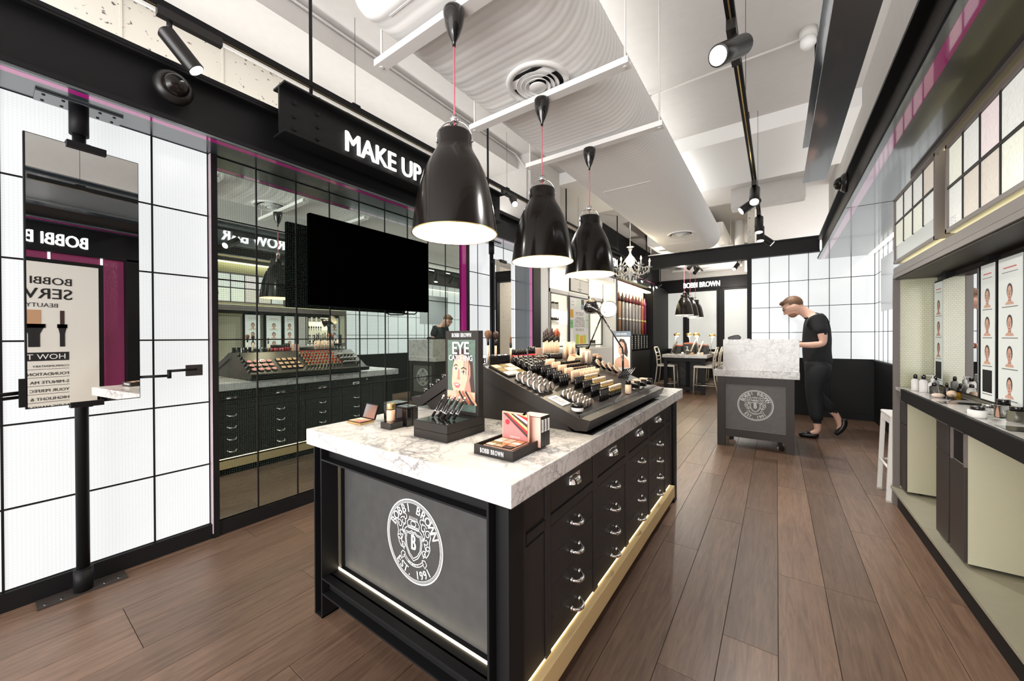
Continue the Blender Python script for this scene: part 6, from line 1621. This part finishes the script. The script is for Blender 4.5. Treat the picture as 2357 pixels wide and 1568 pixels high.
def far_lamp(x, y, bx_, by_, h, label):
    t = thing('desk_lamp', label, 'lamp', (bx_, by_, TZ), 'small brass lamps on the far table')
    build('foot', MB().lathe([(.05, 0), (.05, .012), (.012, .02)], bx_, by_, TZ, 16), M['black_gloss'], t)
    build('arm', MB().rod((bx_, by_, TZ), (x, y, TZ + h), .009, 8), M['alu'], t)
    build('shade', MB().ball((x, y, TZ + h + .02), .060, 16, 8, sc=(1.15, 1.15, .75)), M['gold'], t); build('lamp_face', MB().lathe([(.045, 0), (.0, .002)], x + .01, y - .02, TZ + h - .025, 14, caps=False), M['lamp_on'], t)
far_lamp(-1.86, 9.20, -1.99, 9.20, .42, 'small brass desk lamp beside the lip display end of the far table'); far_lamp(-1.72, 9.85, -1.66, 9.86, .42, 'small brass desk lamp behind the tall tester box')
far_lamp(-1.55, 9.88, -1.49, 9.86, .40, 'small brass desk lamp second from the window'); far_lamp(-1.46, 9.22, -1.40, 9.22, .42, 'lit brass desk lamp at the front of the window end of the table'); far_lamp(-1.22, 9.86, -1.26, 9.84, .40, 'small brass desk lamp at the window edge of the table')
for k, (a, b) in enumerate((((-1.94, 9.10, .05), (-1.87, 9.28, .27)), ((-1.55, 9.08, .07), (-1.47, 9.24, .32)), ((-1.40, 9.10, .04), (-1.33, 9.30, .28)))):
    tag(build('hand_mirror', MB().rod((a[0], a[1], TZ + a[2]), (b[0], b[1], TZ + b[2]), .016, 8), M['black_gloss' if k == 0 else 'alu']), ['dark', 'silver', 'second silver'][k] + ' long handled mirror leaning in the far table display', 'mirror')
fd = thing('air_duct', 'second white duct under the ceiling of the far room', 'air duct', (-1.5, 10, 3.0))
build('duct_body', MB().prism_y([(-2.2, 3.13), (-2.05, 3.07), (-.95, 3.07), (-.80, 3.13), (-.80, 3.4), (-2.2, 3.4)], 8.0, 11.9), M['duct'], fd, .05)
build('diffuser_rim', MB().lathe([(.10, 3.066), (.19, 3.055), (.19, 3.069)], -1.55, 9.6, n=28, caps=False), M['white'], fd)
for y in (8.7, 9.9, 11.1):
    build('bar', MB().box(-2.35, -.70, y - .03, y + .03, 3.02, 3.068), M['white'], fd); build('hanger_rod', MB().rod((-2.3, y, 3.05), (-2.3, y, 3.6), .006, 6).rod((-.75, y, 3.05), (-.75, y, 3.6), .006, 6), M['white'], fd)
for k, (x, y) in enumerate(((-.62, 9.0), (-.58, 11.3))):
    t = thing('downlight', ['round lit downlight near the far window', 'round lit downlight above the far frosted window'][k], 'ceiling light', (x, y, 2.90))
    build('lamp_face', MB().lathe([(.07, 2.90), (.075, 2.95)], x, y, n=18), M['lamp_on'], t); build('can', MB().lathe([(.085, 2.905), (.085, 3.6)], x, y, n=16, caps=False), M['white'], t)
point('far_room_light', (-1.6, 8.4, 2.5), 40, .02, (1, .93, .84)); point('far_room_light', (-1.0, 11.0, 2.6), 25, .02, (1, .93, .84))

# ================================================================== CHANDELIER
CX, CY = -1.905, 6.0
ch = thing('chandelier', 'small crystal chandelier with candle bulbs hanging before the lip display', 'chandelier', (CX, CY, 2.08))
build('chain', MB().rod((CX, CY, 2.66), (CX, CY, 3.6), .008, 6), M['chrome'], ch); build('column', MB().lathe([(.008, 2.66), (.035, 2.645), (.012, 2.60), (.018, 2.56), (.06, 2.50), (.075, 2.44), (.045, 2.39), (.02, 2.36), (.05, 2.31), (.065, 2.27), (.03, 2.22), (.012, 2.15), (.0001, 2.09)], CX, CY, n=16), M['crystal'], ch)
build('top_dish', MB().lathe([(.02, 2.655), (.055, 2.675), (.06, 2.68), (.02, 2.665)], CX, CY, n=16, caps=False), M['crystal'], ch)
for k in range(6):
    a = k * pi / 3 + .35; ca, sa = cos(a), sin(a)
    def P(r, z): return (CX + r * ca, CY + r * sa, z)
    arm = build('arm', MB().tube([P(.03, 2.30), P(.10, 2.24), P(.19, 2.23), P(.26, 2.28), P(.29, 2.33)], .009, 8), M['crystal'], ch)
    build('drip_pan', MB().lathe([(.012, 0), (.048, .012), (.05, .016), (.01, .008)], CX + .29 * ca, CY + .29 * sa, 2.33, 14, caps=False), M['crystal'], arm)
    build('candle', MB().rod(P(.29, 2.335), P(.29, 2.42), .011, 10), M['white'], arm)
    build('bulb', MB().lathe([(.008, 0), (.014, .018), (.009, .042), (.0001, .062)], CX + .29 * ca, CY + .29 * sa, 2.42, 10), M['bulb'], arm)
    for j in range(4):
        b = a + (j - 1.5) * .22; q = (CX + .285 * cos(b), CY + .285 * sin(b))
        build('prism', MB().lathe([(.0001, 0), (.011, -.018), (.006, -.05), (.0001, -.062)], q[0], q[1], 2.325 - .012 * (j % 2), 6, smooth=False), M['crystal'], arm)
    build('bead_string', MB().tube([P(.06, 2.50), P(.13, 2.38), P(.20, 2.34), P(.28, 2.36)], [.006 if i % 2 else .009 for i in range(4)], 6), M['crystal'], ch)
    for j in range(3): build('prism', MB().lathe([(.0001, 0), (.013, -.02), (.007, -.055), (.0001, -.07)], CX + (.06 + .045 * j) * cos(a + .5), CY + (.06 + .045 * j) * sin(a + .5), 2.20 + .02 * j, 6, smooth=False), M['crystal'], ch)
point('chandelier_light', (CX, CY, 2.50), 14, .12, (1, .85, .62))
